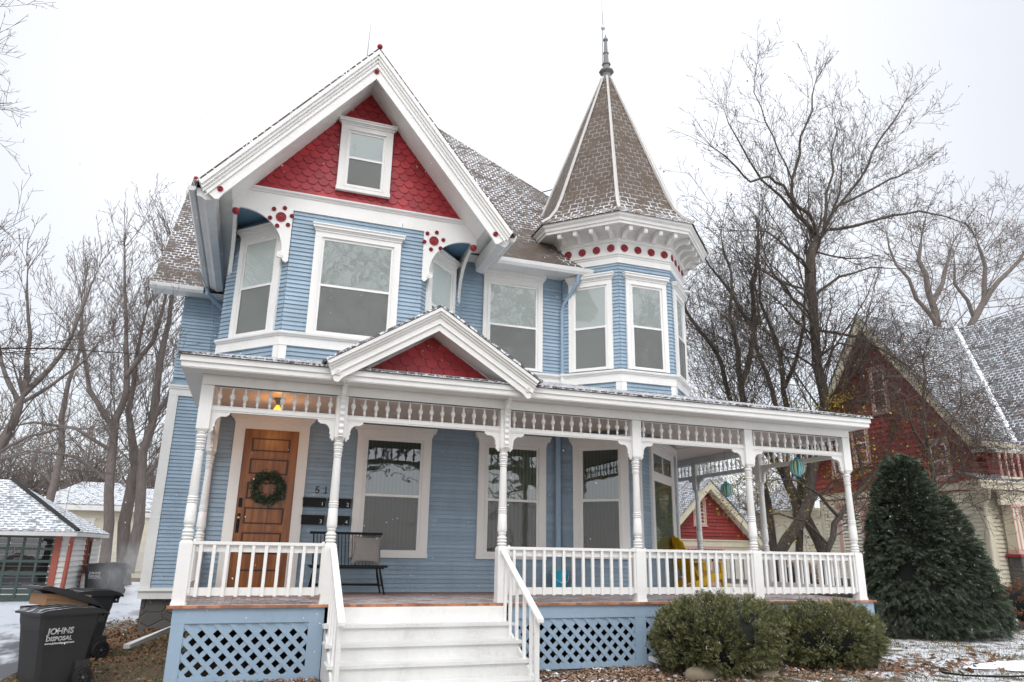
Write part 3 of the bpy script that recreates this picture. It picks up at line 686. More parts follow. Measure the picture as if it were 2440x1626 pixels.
# --- downspouts
mb=MB(); mb.tube([(5.25,2.04,6.0),(5.25,2.06,5.86),(5.20,2.22,5.68),(5.10,2.42,5.45),(5.08,2.45,5.3),(5.08,2.45,3.95)],.042,8); dp=obj('downspout',mb,blue_d,H,40)
mb=MB(); mb.box(W,5.03,5.13,.01,.13,3.62,4.02); obj('downspout_boot',mb,white,dp)
mb=MB(); mb.box(W,4.93,5.02,.02,.10,.0,2.87); obj('downspout',mb,blue_d,H)
mb=MB(); mb.tube([(-1.74,5.3,5.9),(-1.72,5.3,5.72),(-1.3,5.6,5.45),(-1.2,5.68,5.4)],.045,8); obj('downspout',mb,blue_d,H,40)
mb=MB(); mb.tube([(1.60,1.47,6.2),(1.61,1.46,5.2),(1.57,1.46,4.6),(1.58,1.46,3.9)],.006,4); mb.tube([(-1.9,4.6,6.0),(-1.6,5.2,5.6),(-1.55,5.6,5.2),(-1.55,5.7,4.6)],.01,4); obj('cable',mb,blue_d,H)

# ================================================================== PORCH (parts of the house)
PX=[-1.077,.668,3.064,5.263,7.385,9.46]; PW=.077
# ceiling, beams, eaves
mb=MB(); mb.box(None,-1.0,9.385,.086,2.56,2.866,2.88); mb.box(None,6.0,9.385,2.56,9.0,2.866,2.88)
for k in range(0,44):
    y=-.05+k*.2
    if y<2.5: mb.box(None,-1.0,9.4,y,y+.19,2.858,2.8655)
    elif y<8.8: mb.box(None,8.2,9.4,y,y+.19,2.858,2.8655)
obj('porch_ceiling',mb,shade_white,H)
mb=MB(); mb.box(None,-1.15,9.535,-.075,.085,2.725,2.862); mb.box(None,-1.165,9.55,-.09,.10,2.845,2.858); mb.box(None,-1.155,9.54,-.083,.09,2.725,2.738)
mb.box(None,-1.16,-1.0,.086,2.5,2.72,2.86); mb.box(None,9.385,9.536,.086,9,2.724,2.861); obj('porch_beam',mb,white,H)
mb=MB()
mb.box(None,-1.40,9.70,-.40,-.30,2.875,3.005); mb.box(None,-1.42,9.72,-.42,-.39,2.945,3.02); mb.box(None,-1.38,9.68,-.39,-.076,2.862,2.874)
mb.box(None,-1.40,-1.30,-.30,2.52,2.875,3.005); mb.box(None,-1.42,-1.39,-.39,2.52,2.945,3.02); mb.box(None,-1.38,-1.16,-.07,2.52,2.862,2.874)
mb.box(None,9.60,9.70,-.30,9,2.875,3.005); mb.box(None,9.69,9.72,-.39,9,2.945,3.02); mb.box(None,9.53,9.68,-.07,9,2.862,2.874)
obj('porch_eave_fascia',mb,white,H)
mb=MB(); z0=3.025; k=.27
def pz(d): return z0+k*d
slab(mb,[(-1.45,-.45,z0),(9.75,-.45,z0),(6.78,2.52,pz(2.97)),(1.52,2.52,pz(2.97))],.03)
slab(mb,[(9.75,-.45,z0),(9.75,9,z0),(6.78,9,pz(2.97)),(6.78,2.52,pz(2.97))],.03)
slab(mb,[(-1.45,-.45,z0),(1.52,2.52,pz(2.97)),(-1.45,2.52,z0)],.03)
obj('porch_roof',mb,roof_ed,H)
# porch gable
PC=1.89; pr=(4.04-3.09)/1.52
mb=MB(); slab(mb,[(PC,-.56,4.045),(PC-1.56,-.56,4.045-pr*1.56),(PC-1.56,1.45,4.045-pr*1.56),(PC,1.45,4.045)],.03); slab(mb,[(PC,-.56,4.045),(PC+1.56,-.56,4.045-pr*1.56),(PC+1.56,1.45,4.045-pr*1.56),(PC,1.45,4.045)],.03); obj('porch_gable_roof',mb,roof_ed,H)
rake(PC,4.035,1.52,3.085,.335,-.44,'porch_gable_rake_board',tip=.17,crown=.13,par=H,d=.04)
for sg in (-1,1): rosette(Fr((0,-.482),(1,0)),PC+sg*1.36,.0,2.955,.04,H,'carved_roundel').data.materials[0]=white
mb=MB(); mb.prism(FW,[(PC-1.25,3.0),(PC+1.25,3.0),(PC,3.86)],-.3,.048)
for sg in (-1,1):
    q=[(PC,-.44,4.02),(PC+sg*1.45,-.44,4.02-pr*1.45),(PC+sg*1.35,-.44,3.0),(PC+sg*1.05,-.44,3.08),(PC,-.44,3.74)]
    mb.extr(q if sg<0 else q[::-1],(0,.42,0))
mb.prism(FW,[(PC-1.3,3.03),(PC+1.3,3.03),(PC+1.3,3.07),(PC-1.3,3.07)],.0,.16); mb.prism(FW,[(PC-1.3,3.071),(PC+1.3,3.071),(PC+1.15,3.115),(PC-1.15,3.115)],.0,.12)
obj('porch_pediment',mb,white,H)
mb=MB(); fish(mb,Fr((0,-.052),(1,0)),PC-1.2,PC+1.2,3.0,3.9)
for sg in (-1,1): mb.cut((PC,0,3.715),(sg*.64,0,1))
mb.cut((0,0,3.112),(0,0,-1)); obj('red_fishscale_shingles',mb,red,H)
# posts
def post_mesh():
    mb=MB(); w=PW
    def sq(w,z0,z1,ch=.0): mb.box(None,-w,w,-w,w,z0,z1)
    sq(w+.008,0,.035); sq(w,.035,.725); mb.hexa([(-w,-w,.725),(w,-w,.725),(w,w,.725),(-w,w,.725),(-w*.8,-w*.8,.755),(w*.8,-w*.8,.755),(w*.8,w*.8,.755),(-w*.8,w*.8,.755)])
    pf=[(.060,.75)]
    def bead(z,r,h): 
        for a in range(0,181,45): pf.append((r-h*.45+h*.45*math.sin(R(a)),z-h/2*math.cos(R(a))))
    bead(.785,.070,.04); bead(.828,.072,.04); bead(.870,.070,.04); pf.append((.052,.895)); pf.append((.050,.91)); bead(.93,.062,.02); pf.append((.055,.945)); pf.append((.068,.965)); pf.append((.069,1.0)); pf.append((.062,1.20))
    bead(1.225,.066,.026); bead(1.255,.068,.03); bead(1.285,.066,.026); pf.append((.059,1.31)); pf.append((.050,1.87))
    bead(1.89,.056,.026); bead(1.92,.060,.03); pf.append((.052,1.94)); pf.append((.055,1.955)); bead(1.975,.062,.03); bead(2.01,.064,.032); pf.append((.056,2.03)); pf.append((.066,2.05)); pf.append((.068,2.065)); pf.append((.055,2.08)); pf.append((.050,2.09)); bead(2.10,.064,.02); pf.append((.05,2.115))
    mb.lathe(pf,20)
    mb.hexa([(-w*.72,-w*.72,2.11),(w*.72,-w*.72,2.11),(w*.72,w*.72,2.11),(-w*.72,w*.72,2.11),(-w,-w,2.15),(w,-w,2.15),(w,w,2.15),(-w,w,2.15)]); sq(w,2.15,2.724)
    return mb.mesh('porch_post',white,35)
pm=post_mesh()
spots=[(x,.01) for x in PX]+[(-1.077,2.44),(9.46,2.33),(9.46,4.63),(9.46,6.93)]
for x,y in spots: link('porch_post',pm,H,(x,y,0))
# spandrels with turned spindles
spm=MB(); spm.lathe([(.010,0),(.012,.03),(.014,.035),(.022,.055),(.014,.075),(.016,.085),(.02,.09),(.012,.095),(.026,.11),(.033,.135),(.033,.15),(.026,.172),(.013,.19),(.018,.195),(.013,.202),(.019,.215),(.012,.235),(.010,.27)],10); spm=spm.mesh('spindle',white,50)
def spandrel(a,b_,n=None):
    a=Vector(a); b_=Vector(b_); f=Fr(a,b_-a); L=(b_-a).length
    mb=MB(); mb.box(f,PW,L-PW,-.025,.025,2.385,2.455); mb.box(f,PW,L-PW,-.034,.034,2.405,2.425); mb.box(f,PW,L-PW,-.03,.03,2.455,2.465); mb.box(f,PW,L-PW,-.022,.022,2.712,2.724)
    o=obj('spandrel_rail',mb,white,H)
    n=n or round((L-2*PW)/.158); st=(L-2*PW)/(n)
    for i in range(n): p=f.p(PW+st*(i+.5),0,2.455); link('spindle',spm,o,p)
    def br(u,sg):
        mb=MB(); q=[(0,2.385),(0,2.11),(.02,2.10),(.035,2.13),(.05,2.135),(.055,2.16),(.045,2.18),(.065,2.20),(.06,2.23)]+arc(.155,2.225,.095,.105,178,88,6)+[(.17,2.325),(.185,2.335),(.195,2.325),(.205,2.345),(.225,2.35),(.235,2.385)]
        q=[(u+sg*x,z) for x,z in q]
        A=sum(q[i][0]*q[(i+1)%len(q)][1]-q[(i+1)%len(q)][0]*q[i][1] for i in range(len(q)))
        if A<0: q=q[::-1]
        mb.prism(f,q,-.018,.018); obj('corner_bracket',mb,white,o)
    br(PW,1); br(L-PW,-1)
    return o
rows=[((PX[i],0),(PX[i+1],0)) for i in range(5)]+[((9.46,0),(9.46,2.33)),((9.46,2.33),(9.46,4.63)),((9.46,4.63),(9.46,6.93)),((-1.077,2.44),(-1.077,0))]
for a,b_ in rows: spandrel(a,b_)
# scroll brackets on the two middle posts and on the half post
for x,y in ((PX[1],-.066),(PX[2],-.066)):
    mb=MB(); f=Fr((x,y),(1,0))
    z=2.17; poly=[(0,2.15),(.03,2.14),(.05,2.16)]
    for k in range(6): poly+=[(.045,z+.0),(.065,z+.03),(.06,z+.055),(.042,z+.07)]; z+=.085
    poly+=[(.07,2.70),(.10,2.73),(.12,2.78),(.16,2.82),(.22,2.84),(.22,2.86),(0,2.86)]
    mb.extr([f.p(-.03,n,zz) for n,zz in poly][::-1],f.u*.06); obj('scroll_bracket',mb,white,H)
# railings
def railing(a,b_,n=None):
    a=Vector(a); b_=Vector(b_); f=Fr(a,b_-a); L=(b_-a).length; w=PW
    mb=MB(); mb.box(f,w,L-w,-.045,.05,.712,.752); mb.box(f,w,L-w,-.02,.012,.625,.712); mb.box(f,w,L-w,-.02,.012,.105,.20); mb.box(f,w,w+.03,-.035,.04,.12,.77); mb.box(f,L-w-.03,L-w,-.035,.04,.12,.77)
    o=obj('porch_railing',mb,white,H); n=n or round((L-2*w)/.155)
    bm_=MB(); bm_.box(f,-.02,.02,.0125,.046,.095,.712); me=bm_.mesh('baluster',white)
    me.transform(Matrix.Translation(-f.o))
    st=(L-2*w-.04)/n
    for i in range(n): link('baluster',me,o,f.p(w+.02+st*(i+.5),0,0))
for a,b_ in [rows[0]]+rows[2:8]+[rows[8]]: railing(a,b_)
# deck
mb=MB(); x=-1.17
while x<9.58:
    y1=2.52 if x<5.0 else (2.6 if x<6 else 8.5); mb.box(None,x,min(x+.083,9.6),-.115,y1,-.03,0); x+=.086
obj('porch_deck',mb,deckw,H)
mb=MB(); x=-1.19
while x<9.6: mb.box(None,x,x+.083,-.155,-.1155,-.031,.001); x+=.086
y=-.11
while y<8.4: mb.box(None,9.601,9.64,y,y+.083,-.031,.001); y+=.086
obj('deck_edge',mb,edgew,H)
# skirt and lattice
def skirt(f,a,b_,zb,name='lattice_panel'):
    mb=MB(); lw=.0275; sp=.125; zt=-.205
    Lh=zt-zb
    for sg,nn in ((1,.0),(-1,.009)):
        t=a-Lh-1.0
        while t<b_+Lh+1:
            # strip from (t,zb) rising to (t+Lh, zt)
            x0,x1=(t,t+Lh) if sg>0 else (t+Lh,t)
            dx=lw*1.414
            pts=[(x0-dx/1,zb),(x0+dx/1,zb),(x1+dx,zt),(x1-dx,zt)]
            mb.extr([f.p(u,nn+.008,z) for u,z in pts],-f.n*.008)
            t+=sp*1.414
    mb.cut(f.p(a,0,0),-f.u); mb.cut(f.p(b_,0,0),f.u); return obj(name,mb,blue_d,H)
SF=Fr((0,-.09),(1,0)); SR=Fr((9.57,-.09),(0,1)); zb=-.80
mb=MB(); mb.box(SF,-1.12,.655,.0,.03,-.205,-.032); mb.box(SF,-.97,.47,-.012,.006,-.285,-.206); mb.box(SF,3.25,5.1,-.012,.006,-.285,-.206); mb.box(SF,5.28,9.45,-.012,.006,-.285,-.206); mb.box(SF,3.13,9.6,.0,.03,-.205,-.032); mb.box(SR,.0,8,.0,.03,-.205,-.032)
for a,b_ in ((-1.115,-.97),(.47,.655),(3.13,3.25),(5.10,5.28),(7.3,7.46),(9.45,9.6)): mb.box(SF,a,b_,-.02,.028,G-.02,-.205)
for a,b_ in ((-.97,.47),(3.25,5.10),(5.28,7.3),(7.46,9.45)): mb.box(SF,a,b_,-.01,.024,G+.0,zb)
for k in range(5): mb.box(SR,k*2-.0+.03,k*2+.16,-.02,.028,G-.02,-.205)
mb.box(SR,0.16,8.2,-.01,.024,G,zb)
SL=Fr((-1.1,2.5),(0,-1)); mb.box(SL,0,2.6,-.02,.02,-.205,-.032); mb.box(SL,2.45,2.6,-.02,.018,G,-.205); mb.box(SL,0,2.5,-.02,.012,G,zb)
obj('porch_skirt_board',mb,blue_d,H)
for a,b_ in ((-.97,.47),(3.25,5.10),(5.28,7.3),(7.46,9.45)): skirt(SF,a,b_,zb)
skirt(SR,.0,8.2,zb); skirt(SL,0,2.45,zb)
mb=MB(); mb.box(None,-1.0,9.4,1.6,1.7,G,-.05); mb.box(None,8.3,8.4,1.7,8,G,-.05); obj('crawl_shade_sheet',mb,dark,H)  # dark sheets stand in for the shade under the deck
# stairs
mb=MB(); sx0,sx1=.66,3.10
mb.box(None,sx0+.03,sx1-.06,-.175,-.158,-.225,-.032)   # top board
for x in (1.78,2.84): mb.box(None,x,x+.055,-.186,-.175,-.225,-.032)
tz=[-.225,-.41,-.595,-.775]; ty=[-.42,-.745,-1.07,-1.40]
st_o=obj('porch_stairs',mb,white,H)
mb=MB()
for i in range(4):
    y1=ty[i-1]-.02+.08 if i else -.16
    mb.box(None,sx0-.03,sx1+.02,ty[i],y1 if i else -.16,tz[i]-.035,tz[i])
obj('stair_tread',mb,white3,st_o)
mb=MB()
for i in range(4):
    zb_=tz[i+1] if i<3 else G
    mb.box(None,sx0+.02,sx1-.03,ty[i]+.03,ty[i]+.05,zb_,tz[i]-.036)
for x in (sx0,sx1-.045):
    mb.extr([(x,-.15,-.22),(x,-.15,-.86),(x,-1.36,G),(x,-1.36,-.80)],(.03,0,0))
obj('stair_riser',mb,white3,st_o)
for x in (.70,3.05):
    mb=MB()
    a=(x,-.075,.70); b_=(x,-1.50,-.085)
    mb.hexa([(x-.035,-1.52,-.125),(x+.045,-1.52,-.125),(x+.045,-.08,.665),(x-.035,-.08,.665),(x-.035,-1.52,-.085),(x+.045,-1.52,-.085),(x+.045,-.08,.705),(x-.035,-.08,.705)])
    sl=(.665+.125)/1.44
    for y in (-.20,-.42,-.68,-.96,-1.20): 
        zb_=[z for z,yy in zip([0.0]+tz,[-.12]+ty) if y<=yy+.33][-1] if False else (tz[0] if y>-.42 else tz[1] if y>-.74 else tz[2] if y>-1.07 else tz[3])
        mb.box(None,x-.012,x+.022,y-.022,y+.022,zb_-.04,.665+(y+.08)*sl+.01)
    mb.box(None,x-.025,x+.03,-1.42,-1.36,G,.665+(-1.42+.08)*sl+.01)
    obj('stair_handrail',mb,white,st_o)
# porch light
mb=MB(); mb.lathe([(.001,2.854),(.065,2.853),(.065,2.835),(.045,2.825),(.04,2.80),(.025,2.785),(.025,2.755),(.001,2.75)],16,Matrix.Translation((-.16,1.2,0)),False); pl=obj('porch_light',mb,steel,H,40)
mb=MB(); mb.lathe([(.018,2.76),(.03,2.735),(.052,2.70),(.055,2.675),(.045,2.645),(.02,2.625),(.001,2.62)],14,Matrix.Translation((-.16,1.2,0)),False); obj('bulb',mb,bulbm,pl,60)
ld=bpy.data.lights.new('porch_bulb_light','POINT'); ld.energy=8; ld.color=(1,.45,.12); ld.shadow_soft_size=.05
lo=bpy.data.objects.new('porch_bulb_light',ld); COL.objects.link(lo); lo.location=(-.16,1.2,2.56)
# ================================================================== things on and around the porch
for i,(ch,u,z) in enumerate((('1',.42,1.34),('2',.835,1.34),('3',.42,1.06),('4',.835,1.06))):
    t=thing('mailbox','black wall mailbox, white number %s, %s'%(ch,('beside the front door under the house number','upper right one beside the big window','lower left one beside the front door','lower right one above the black bench')[i]),'mailbox',W.p(u,0,z),0,'numbered mailboxes by the door')
    F0=Fr((0,0),(1,0)); mb=MB(); mb.box(F0,0,.36,.012,.085,0,.125); mb.box(F0,.012,.348,.085,.09,.012,.113); obj('mailbox_body',mb,black,t)
    mb=MB(); mb.box(F0,-.006,.366,.012,.10,.1255,.145); mb.box(F0,-.006,.366,.09,.10,.10,.1254); obj('lid',mb,black,t)
    text(ch,.085,F0,.29,.092,.02,letter,'number',t)
# bench
t=thing('porch_bench','black spindle back bench on the porch beside the front door','bench',(.60,1.80,0))
def bobj(n,f,m=black,par=None):
    mb=MB(); f(mb); return obj(n,mb,m,par or t,50)
bobj('seat',lambda m:(m.box(None,-.03,1.17,.0,.42,.405,.435),m.box(None,.0,1.12,.02,.40,.385,.404)))
for x,dx in ((.07,-.07),(1.05,.09)):
    for y,dy in ((.05,-.05),(.36,.04)): bobj('leg',lambda m:m.tube([(x,y,.40),(x+dx*.4,y+dy*.4,.22),(x+dx,y+dy,0)],[.014,.02,.012],8))
bobj('stretcher',lambda m:m.tube([(.03,.06,.14),(.5,.06,.145),(1.10,.06,.14)],.011,8)); bobj('stretcher',lambda m:m.tube([(.03,.36,.14),(1.10,.36,.14)],.011,8))
bobj('top_rail',lambda m:m.hexa([(-.04,.36,.905),(1.12,.36,.905),(1.12,.42,.905),(-.04,.42,.905),(-.04,.36,.945),(1.12,.36,.945),(1.12,.42,.945),(-.04,.42,.945)]))
for k in range(20):
    x=.02+k*.0555; th=.012 if k in (0,19) else .0065
    bobj('spindle',lambda m:m.tube([(x+.02,.34,.43),(x,.39,.91)],th,6))
# cushion
def cushion(name,label,loc,w,h,d,m,rot,cat='cushion'):
    mb=MB(); n=12; V={}
    for sgn in (1,-1):
        for i in range(n+1):
            for j in range(n+1):
                a,b_=i/n*2-1,j/n*2-1; e_=max(0,(1-a*a)*(1-b_*b_))**.45
                pin=1-.10*(1-a*a)*abs(b_)**3-.0; pin2=1-.10*(1-b_*b_)*abs(a)**3
                wr=.006*math.sin(9*a+5*b_+sgn)*(1-e_*.6)
                V[(sgn,i,j)]=Vector((a*w/2*pin2,sgn*-(e_*d/2+wr),b_*h/2*pin))
        for i in range(n):
            for j in range(n):
                q=[V[(sgn,i,j)],V[(sgn,i+1,j)],V[(sgn,i+1,j+1)],V[(sgn,i,j+1)]]
                mb.quad(*(q if sgn>0 else q[::-1]))
    me=mb.mesh(name,m,180); o=link(name,me,None,loc); o.rotation_euler=rot; o['label']=label; o['category']=cat; return o
cushion('cushion','grey square cushion leaning in the corner of the black bench',(1.45,2.00,.665),.47,.46,.17,fabric,(R(-18),R(3),0))
# wreath
import random as _r
rw=_r.Random(3); mb=MB()
for k in range(1300):
    a=rw.uniform(0,6.283); rr=rw.gauss(.205,.040); ph=rw.uniform(0,6.28)
    c=Vector((rr*math.cos(a),-.03-abs(rw.gauss(0,.022)),rr*math.sin(a))); d=Vector((-math.sin(a)+rw.gauss(0,.7),rw.gauss(-.3,.4),math.cos(a)+rw.gauss(0,.7))).normalized(); l=rw.uniform(.035,.065)
    s_=d.cross(Vector((rw.gauss(0,1),rw.gauss(0,1),rw.gauss(0,1)))).normalized()*rw.uniform(.008,.014)
    mb.quad(c,c+d*l*.5+s_,c+d*l,c+d*l*.5-s_)
wr_=obj('wreath',mb,wreathm,loc=(-.15,2.455,1.61)); tag(wr_,'dark green leafy wreath hanging on the brown front door','wreath')
# bucket
t=thing('bucket','bright blue plastic bucket standing on the porch behind the railing','bucket',(4.93,2.28,0))
mb=MB(); mb.lathe([(.118,0),(.120,.01),(.150,.33),(.156,.33),(.157,.365),(.150,.37),(.145,.36),(.118,.02),(.001,.02)],24,None,False); obj('bucket_body',mb,aqua,t,40)
mb=MB(); mb.tube([(-.156,0,.34),(-.15,-.08,.26),(-.08,-.155,.19),(.02,-.17,.17),(.10,-.145,.20),(.15,-.07,.27),(.156,0,.34)],.004,6); mb.lathe([(.011,-.05),(.011,.05)],8,Matrix.Translation((.0,-.17,.172))@Matrix.Rotation(R(90),4,'Y')); obj('handle',mb,letter,t)
# yellow garden chair (faces +X)
t=thing('garden_chair','bright yellow slatted lounge chair on the porch behind the railing','chair',(7.72,2.78,0),R(4))
def cobj(n,f): 
    mb=MB(); f(mb); return obj(n,mb,yellow,t)
for y in (-.28,.28):
    cobj('seat_frame',lambda m:m.extr([(.86,y-.02,.34),(.86,y-.02,.26),(.0,y-.02,.0),(-.08,y-.02,.0),(.05,y-.02,.14),(.55,y-.02,.34)],(0,.04,0)))
    cobj('leg',lambda m:m.extr([(.80,y-.025,0),(.88,y-.025,0),(.86,y-.025,.53),(.76,y-.025,.53)],(0,.05,0)))
    cobj('armrest',lambda m:m.extr([(.0,y-.07,.53),(.90,y-.07,.535),(.93,y-.0,.535),(.90,y+.07,.535),(.0,y+.07,.53)],(0,0,.022)))
    cobj('leg',lambda m:m.extr([(.08,y-.02,.12),(.15,y-.02,.12),(.12,y-.02,.53),(.04,y-.02,.53)],(0,.04,0)))
for k in range(5):
    y=-.22+k*.11; hh=.93+.10*(1-((k-2)/2)**2)
    cobj('back_slat',lambda m:m.extr([(.30,y-.048,.16),(.30,y+.048,.16),(-.10,y+.052,hh-.03),(-.115,y,hh),(-.10,y-.052,hh-.03)],(.02,0,.008)))
for k in range(7): cobj('seat_slat',lambda m:m.hexa([(.30+k*.078,-.27,.185+k*.025),(.37+k*.078,-.27,.207+k*.025),(.37+k*.078,.27,.207+k*.025),(.30+k*.078,.27,.185+k*.025),(.30+k*.078,-.27,.205+k*.025),(.37+k*.078,-.27,.227+k*.025),(.37+k*.078,.27,.227+k*.025),(.30+k*.078,.27,.205+k*.025)]))
cushion('cushion','pale green patterned cushion lying on the yellow porch chair',(8.04,2.72,.47),.36,.34,.13,floral,(R(0),R(-35),R(75)))
# lanterns
for i,(x,y,z,r,lab) in enumerate(((8.92,.6,2.235,.142,'larger bright blue striped globe lantern hanging beside the porch corner post'),(9.18,3.1,2.03,.130,'darker teal striped globe lantern hanging deeper in the porch'))):
    t=thing('paper_lantern',lab,'lantern',(x,y,z),R(70*i),'striped globe lanterns on the porch')
    mb=MB(); mb.lathe([(r*math.sin(R(a))*(1+.012*math.cos(a*1.4)),-r*1.08*math.cos(R(a))) for a in range(18,163,6)],28,None,False); obj('lantern_globe',mb,lanm,t,60)
    for zz in (-1,1):
        mb=MB(); mb.lathe([(r*.33,-.02),(r*.36,.0),(r*.33,.022),(r*.28,.022),(r*.28,-.02)],18,Matrix.Translation((0,0,zz*r*1.06)),False); obj('rim',mb,aqua,t,50)
    mb=MB(); mb.tube([(0,0,r*1.0),(0,0,2.858-z)],.003,4); mb.tube([(-r*.3,0,r*1.08),(0,0,r*1.35),(r*.3,0,r*1.08)],.003,4); obj('cord',mb,black,t)
# spare downspout pieces, stones, hose
mb=MB(); f=Fr((5.25,.10),(.45,-.9)); mb.hexa([f.p(0,-.04,G+.10),f.p(.55,-.04,G+.012),f.p(.55,.04,G+.012),f.p(0,.04,G+.10),f.p(0,-.04,G+.16),f.p(.55,-.04,G+.07),f.p(.55,.04,G+.07),f.p(0,.04,G+.16)][0:8])
tag(obj('downspout_extension',mb,gutter_m),'pale metal downspout end lying on the leaves beside the rounded shrub','downspout')
mb=MB(); mb.hexa([(-1.15,4.6,G+.25),(-1.2,4.5,G+.25),(-2.0,3.2,G+.02),(-1.9,3.15,G+.02),(-1.15,4.6,G+.32),(-1.2,4.5,G+.32),(-2.0,3.2,G+.08),(-1.9,3.15,G+.08)])
tag(obj('downspout_extension',mb,gutter_m),'long pale downspout end beside the stone foundation','downspout')
def rock(x,y,rx,ry,rz,lab,seed):
    rr=_r.Random(seed); mb=MB(); n=14; ph=[rr.uniform(0,6) for _ in range(6)]
    M=Matrix.Translation((x,y,G+rz*.3)); prof=[]
    mb.lathe([(math.sin(math.pi*k/9+.01),-math.cos(math.pi*k/9+.01)) for k in range(10)],n,None,False)
    mb.v=[M@Vector((v.x*rx,v.y*ry,v.z*rz))*1 if False else Vector((x+v.x*rx*(1+.12*math.sin(3*v.y+ph[0])),y+v.y*ry*(1+.1*math.sin(4*v.x+ph[1])),G+rz*.3+v.z*rz*(1+.15*math.sin(3*v.x+ph[2])))) for v in mb.v]
    tag(obj('rock',mb,rockm,None,70),lab,'rock')
rockm=paint('lichen_rock',(.24,.20,.14),.9,.3,streak=False,bscale=20,bstr=.6)
rock(5.45,-1.28,.25,.16,.13,'rounded brown stone at the foot of the left shrub',1); rock(6.32,-1.42,.22,.12,.09,'flat grey stone under the front of the left shrub',2)
mb=MB(); mb.tube([(9.35,-1.45,G+.02),(9.05,-1.75,G+.02),(9.1,-2.05,G+.025),(9.6,-2.25,G+.02),(10.3,-2.3,G+.02),(11.5,-2.1,G+.02),(14,-1.6,G+.02)],.014,6); tag(obj('garden_hose',mb,black,None,60),'thin dark garden hose curving round the snow patch on the lawn','hose')
mb=MB(); n=28; rs=[1+.12*math.sin(3*k*.2244)+.07*math.sin(7*k*.2244) for k in range(n)]
for q,(s0,h) in enumerate(((1,0),(.8,.03),(.4,.05),(.02,.055))):
    for k in range(n): a=2*math.pi*k/n; mb.v.append(Vector((11.5+math.cos(a)*1.5*rs[k]*s0,-1.55+math.sin(a)*.5*rs[k]*s0,G+.004+h)))
for q in range(3):
    for k in range(n): mb.f.append((q*n+k,q*n+(k+1)%n,(q+1)*n+(k+1)%n,(q+1)*n+k)); mb.m.append(0)
kind(obj('snow_patch',mb,snowm,None,80),'structure')

# ================================================================== bins
def bin_meshes():
    P={}
    mb=MB(); L0,L1,W0,W1,Hh=.30,.40,.245,.32,.98
    def ring(z,t,b_=0): 
        l=L0+(L1-L0)*t; w=W0+(W1-W0)*t; c=.05; return [(-l+c,-w),(l-c,-w),(l,-w+c),(l,w-c),(l-c,w),(-l+c,w),(-l,w-c),(-l,-w+c)]
    lv=[(.04,0.0),(.30,.22),(.72,.66),(.78,.80),(.80,.84),(.96,1.0),(.965,1.08),(1.0,1.08)]
    i0=0
    for z,t in lv: mb.v+=[Vector((x,y,z)) for x,y in ring(z,t)]
    for j in range(len(lv)-1):
        for k in range(8): mb.f.append((j*8+k,j*8+(k+1)%8,(j+1)*8+(k+1)%8,(j+1)*8+k)); mb.m.append(0)
    mb.f.append(tuple(range(7,-1,-1))); mb.m.append(0)
    mb.box(None,.16,.36,-.30,-.245,.10,.36); mb.box(None,.16,.36,.245,.30,.10,.36); mb.box(None,-.28,.22,-.285,.285,.0,.04)
    for y in (-.22,.22): mb.box(None,.40,.50,y-.02,y+.02,.86,.99)
    mb.tube([(.49,-.26,.95),(.49,.26,.95)],.018,8)
    P['body']=mb.mesh('bin_body',binp,30)
    mb=MB(); pts=[(-.46,1.0),(-.46,1.03),(-.35,1.06),(.0,1.085),(.30,1.07),(.43,1.03),(.50,.99),(.50,.96),(.45,.985),(-.40,1.0)]
    mb.extr([(x,-.37,z) for x,z in pts][::-1],(0,.74,0)); 
    for y in (-.25,0,.25): mb.extr([(-.42,y-.03,1.04),(-.35,y-.03,1.072),(0,y-.03,1.098),(.30,y-.03,1.082),(.40,y-.03,1.04)][::-1],(0,.06,0))
    P['lid']=mb.mesh('lid',binl,30)
    def whl(y):
        mb=MB(); M=Matrix.Translation((.27,y,.14))@Matrix.Rotation(R(90),4,'X')
        mb.lathe([(.10,-.03),(.135,-.03),(.14,-.022),(.14,.022),(.135,.03),(.10,.03)],26,M,False); return mb.mesh('tyre',rubber,40),
    P['t1']=whl(-.335)[0]; P['t2']=whl(.335)[0]
    def rim(y,sg):
        mb=MB(); M=Matrix.Translation((.27,y,.14))@Matrix.Rotation(R(90),4,'X'); mb.lathe([(.10,-.015),(.10,.015),(.085,.018),(.08,.0),(.03,.0),(.028,.02*1),(.001,.025)],20,M)
        for k in range(6):
            a=R(60*k); mb.hexa([(.27+math.cos(a)*r_+dx*math.sin(a),y+yy,.14+math.sin(a)*r_-dx*math.cos(a)) for yy in (-.018,.018) for r_,dx in ((.02,-.008),(.085,-.008),(.085,.008),(.02,.008))])
        return mb.mesh('rim',binp,40)
    P['r1']=rim(-.338,-1); P['r2']=rim(.338,1)
    mb=MB(); mb.lathe([(.014,-.365),(.014,.365)],12,Matrix.Translation((.27,0,.14))@Matrix.Rotation(R(90),4,'X')); P['axle']=mb.mesh('axle',steel,40)
    return P
BP=bin_meshes()
def sidetext(root):
    F0=Fr((0,-.312),(1,0)); tilt=Matrix.Translation((0,0,0))
    g=[]
    o=text('JOHNS',.112,F0,-.30,.012,.745,letter,'lettering',root,outline=.0028,font_sx=1.0); g.append(o)
    g.append(text('DISPOSAL',.079,F0,-.30,.006,.655,letter,'lettering',root,outline=.0024))
    g.append(text('www.johnsdisposal.com',.0405,F0,-.30,.002,.61,letter,'lettering',root,ext=.001,bold=.0008))
    mb=MB(); mb.prism(F0,[(-.203,.765),(-.165,.785),(-.205,.81)],.012,.016); g.append(obj('arrow_mark',mb,letter,root))
    for o in g:
        for v in o.data.vertices: v.co.y-= (v.co.z-.70)*.18   # follow the sloping side
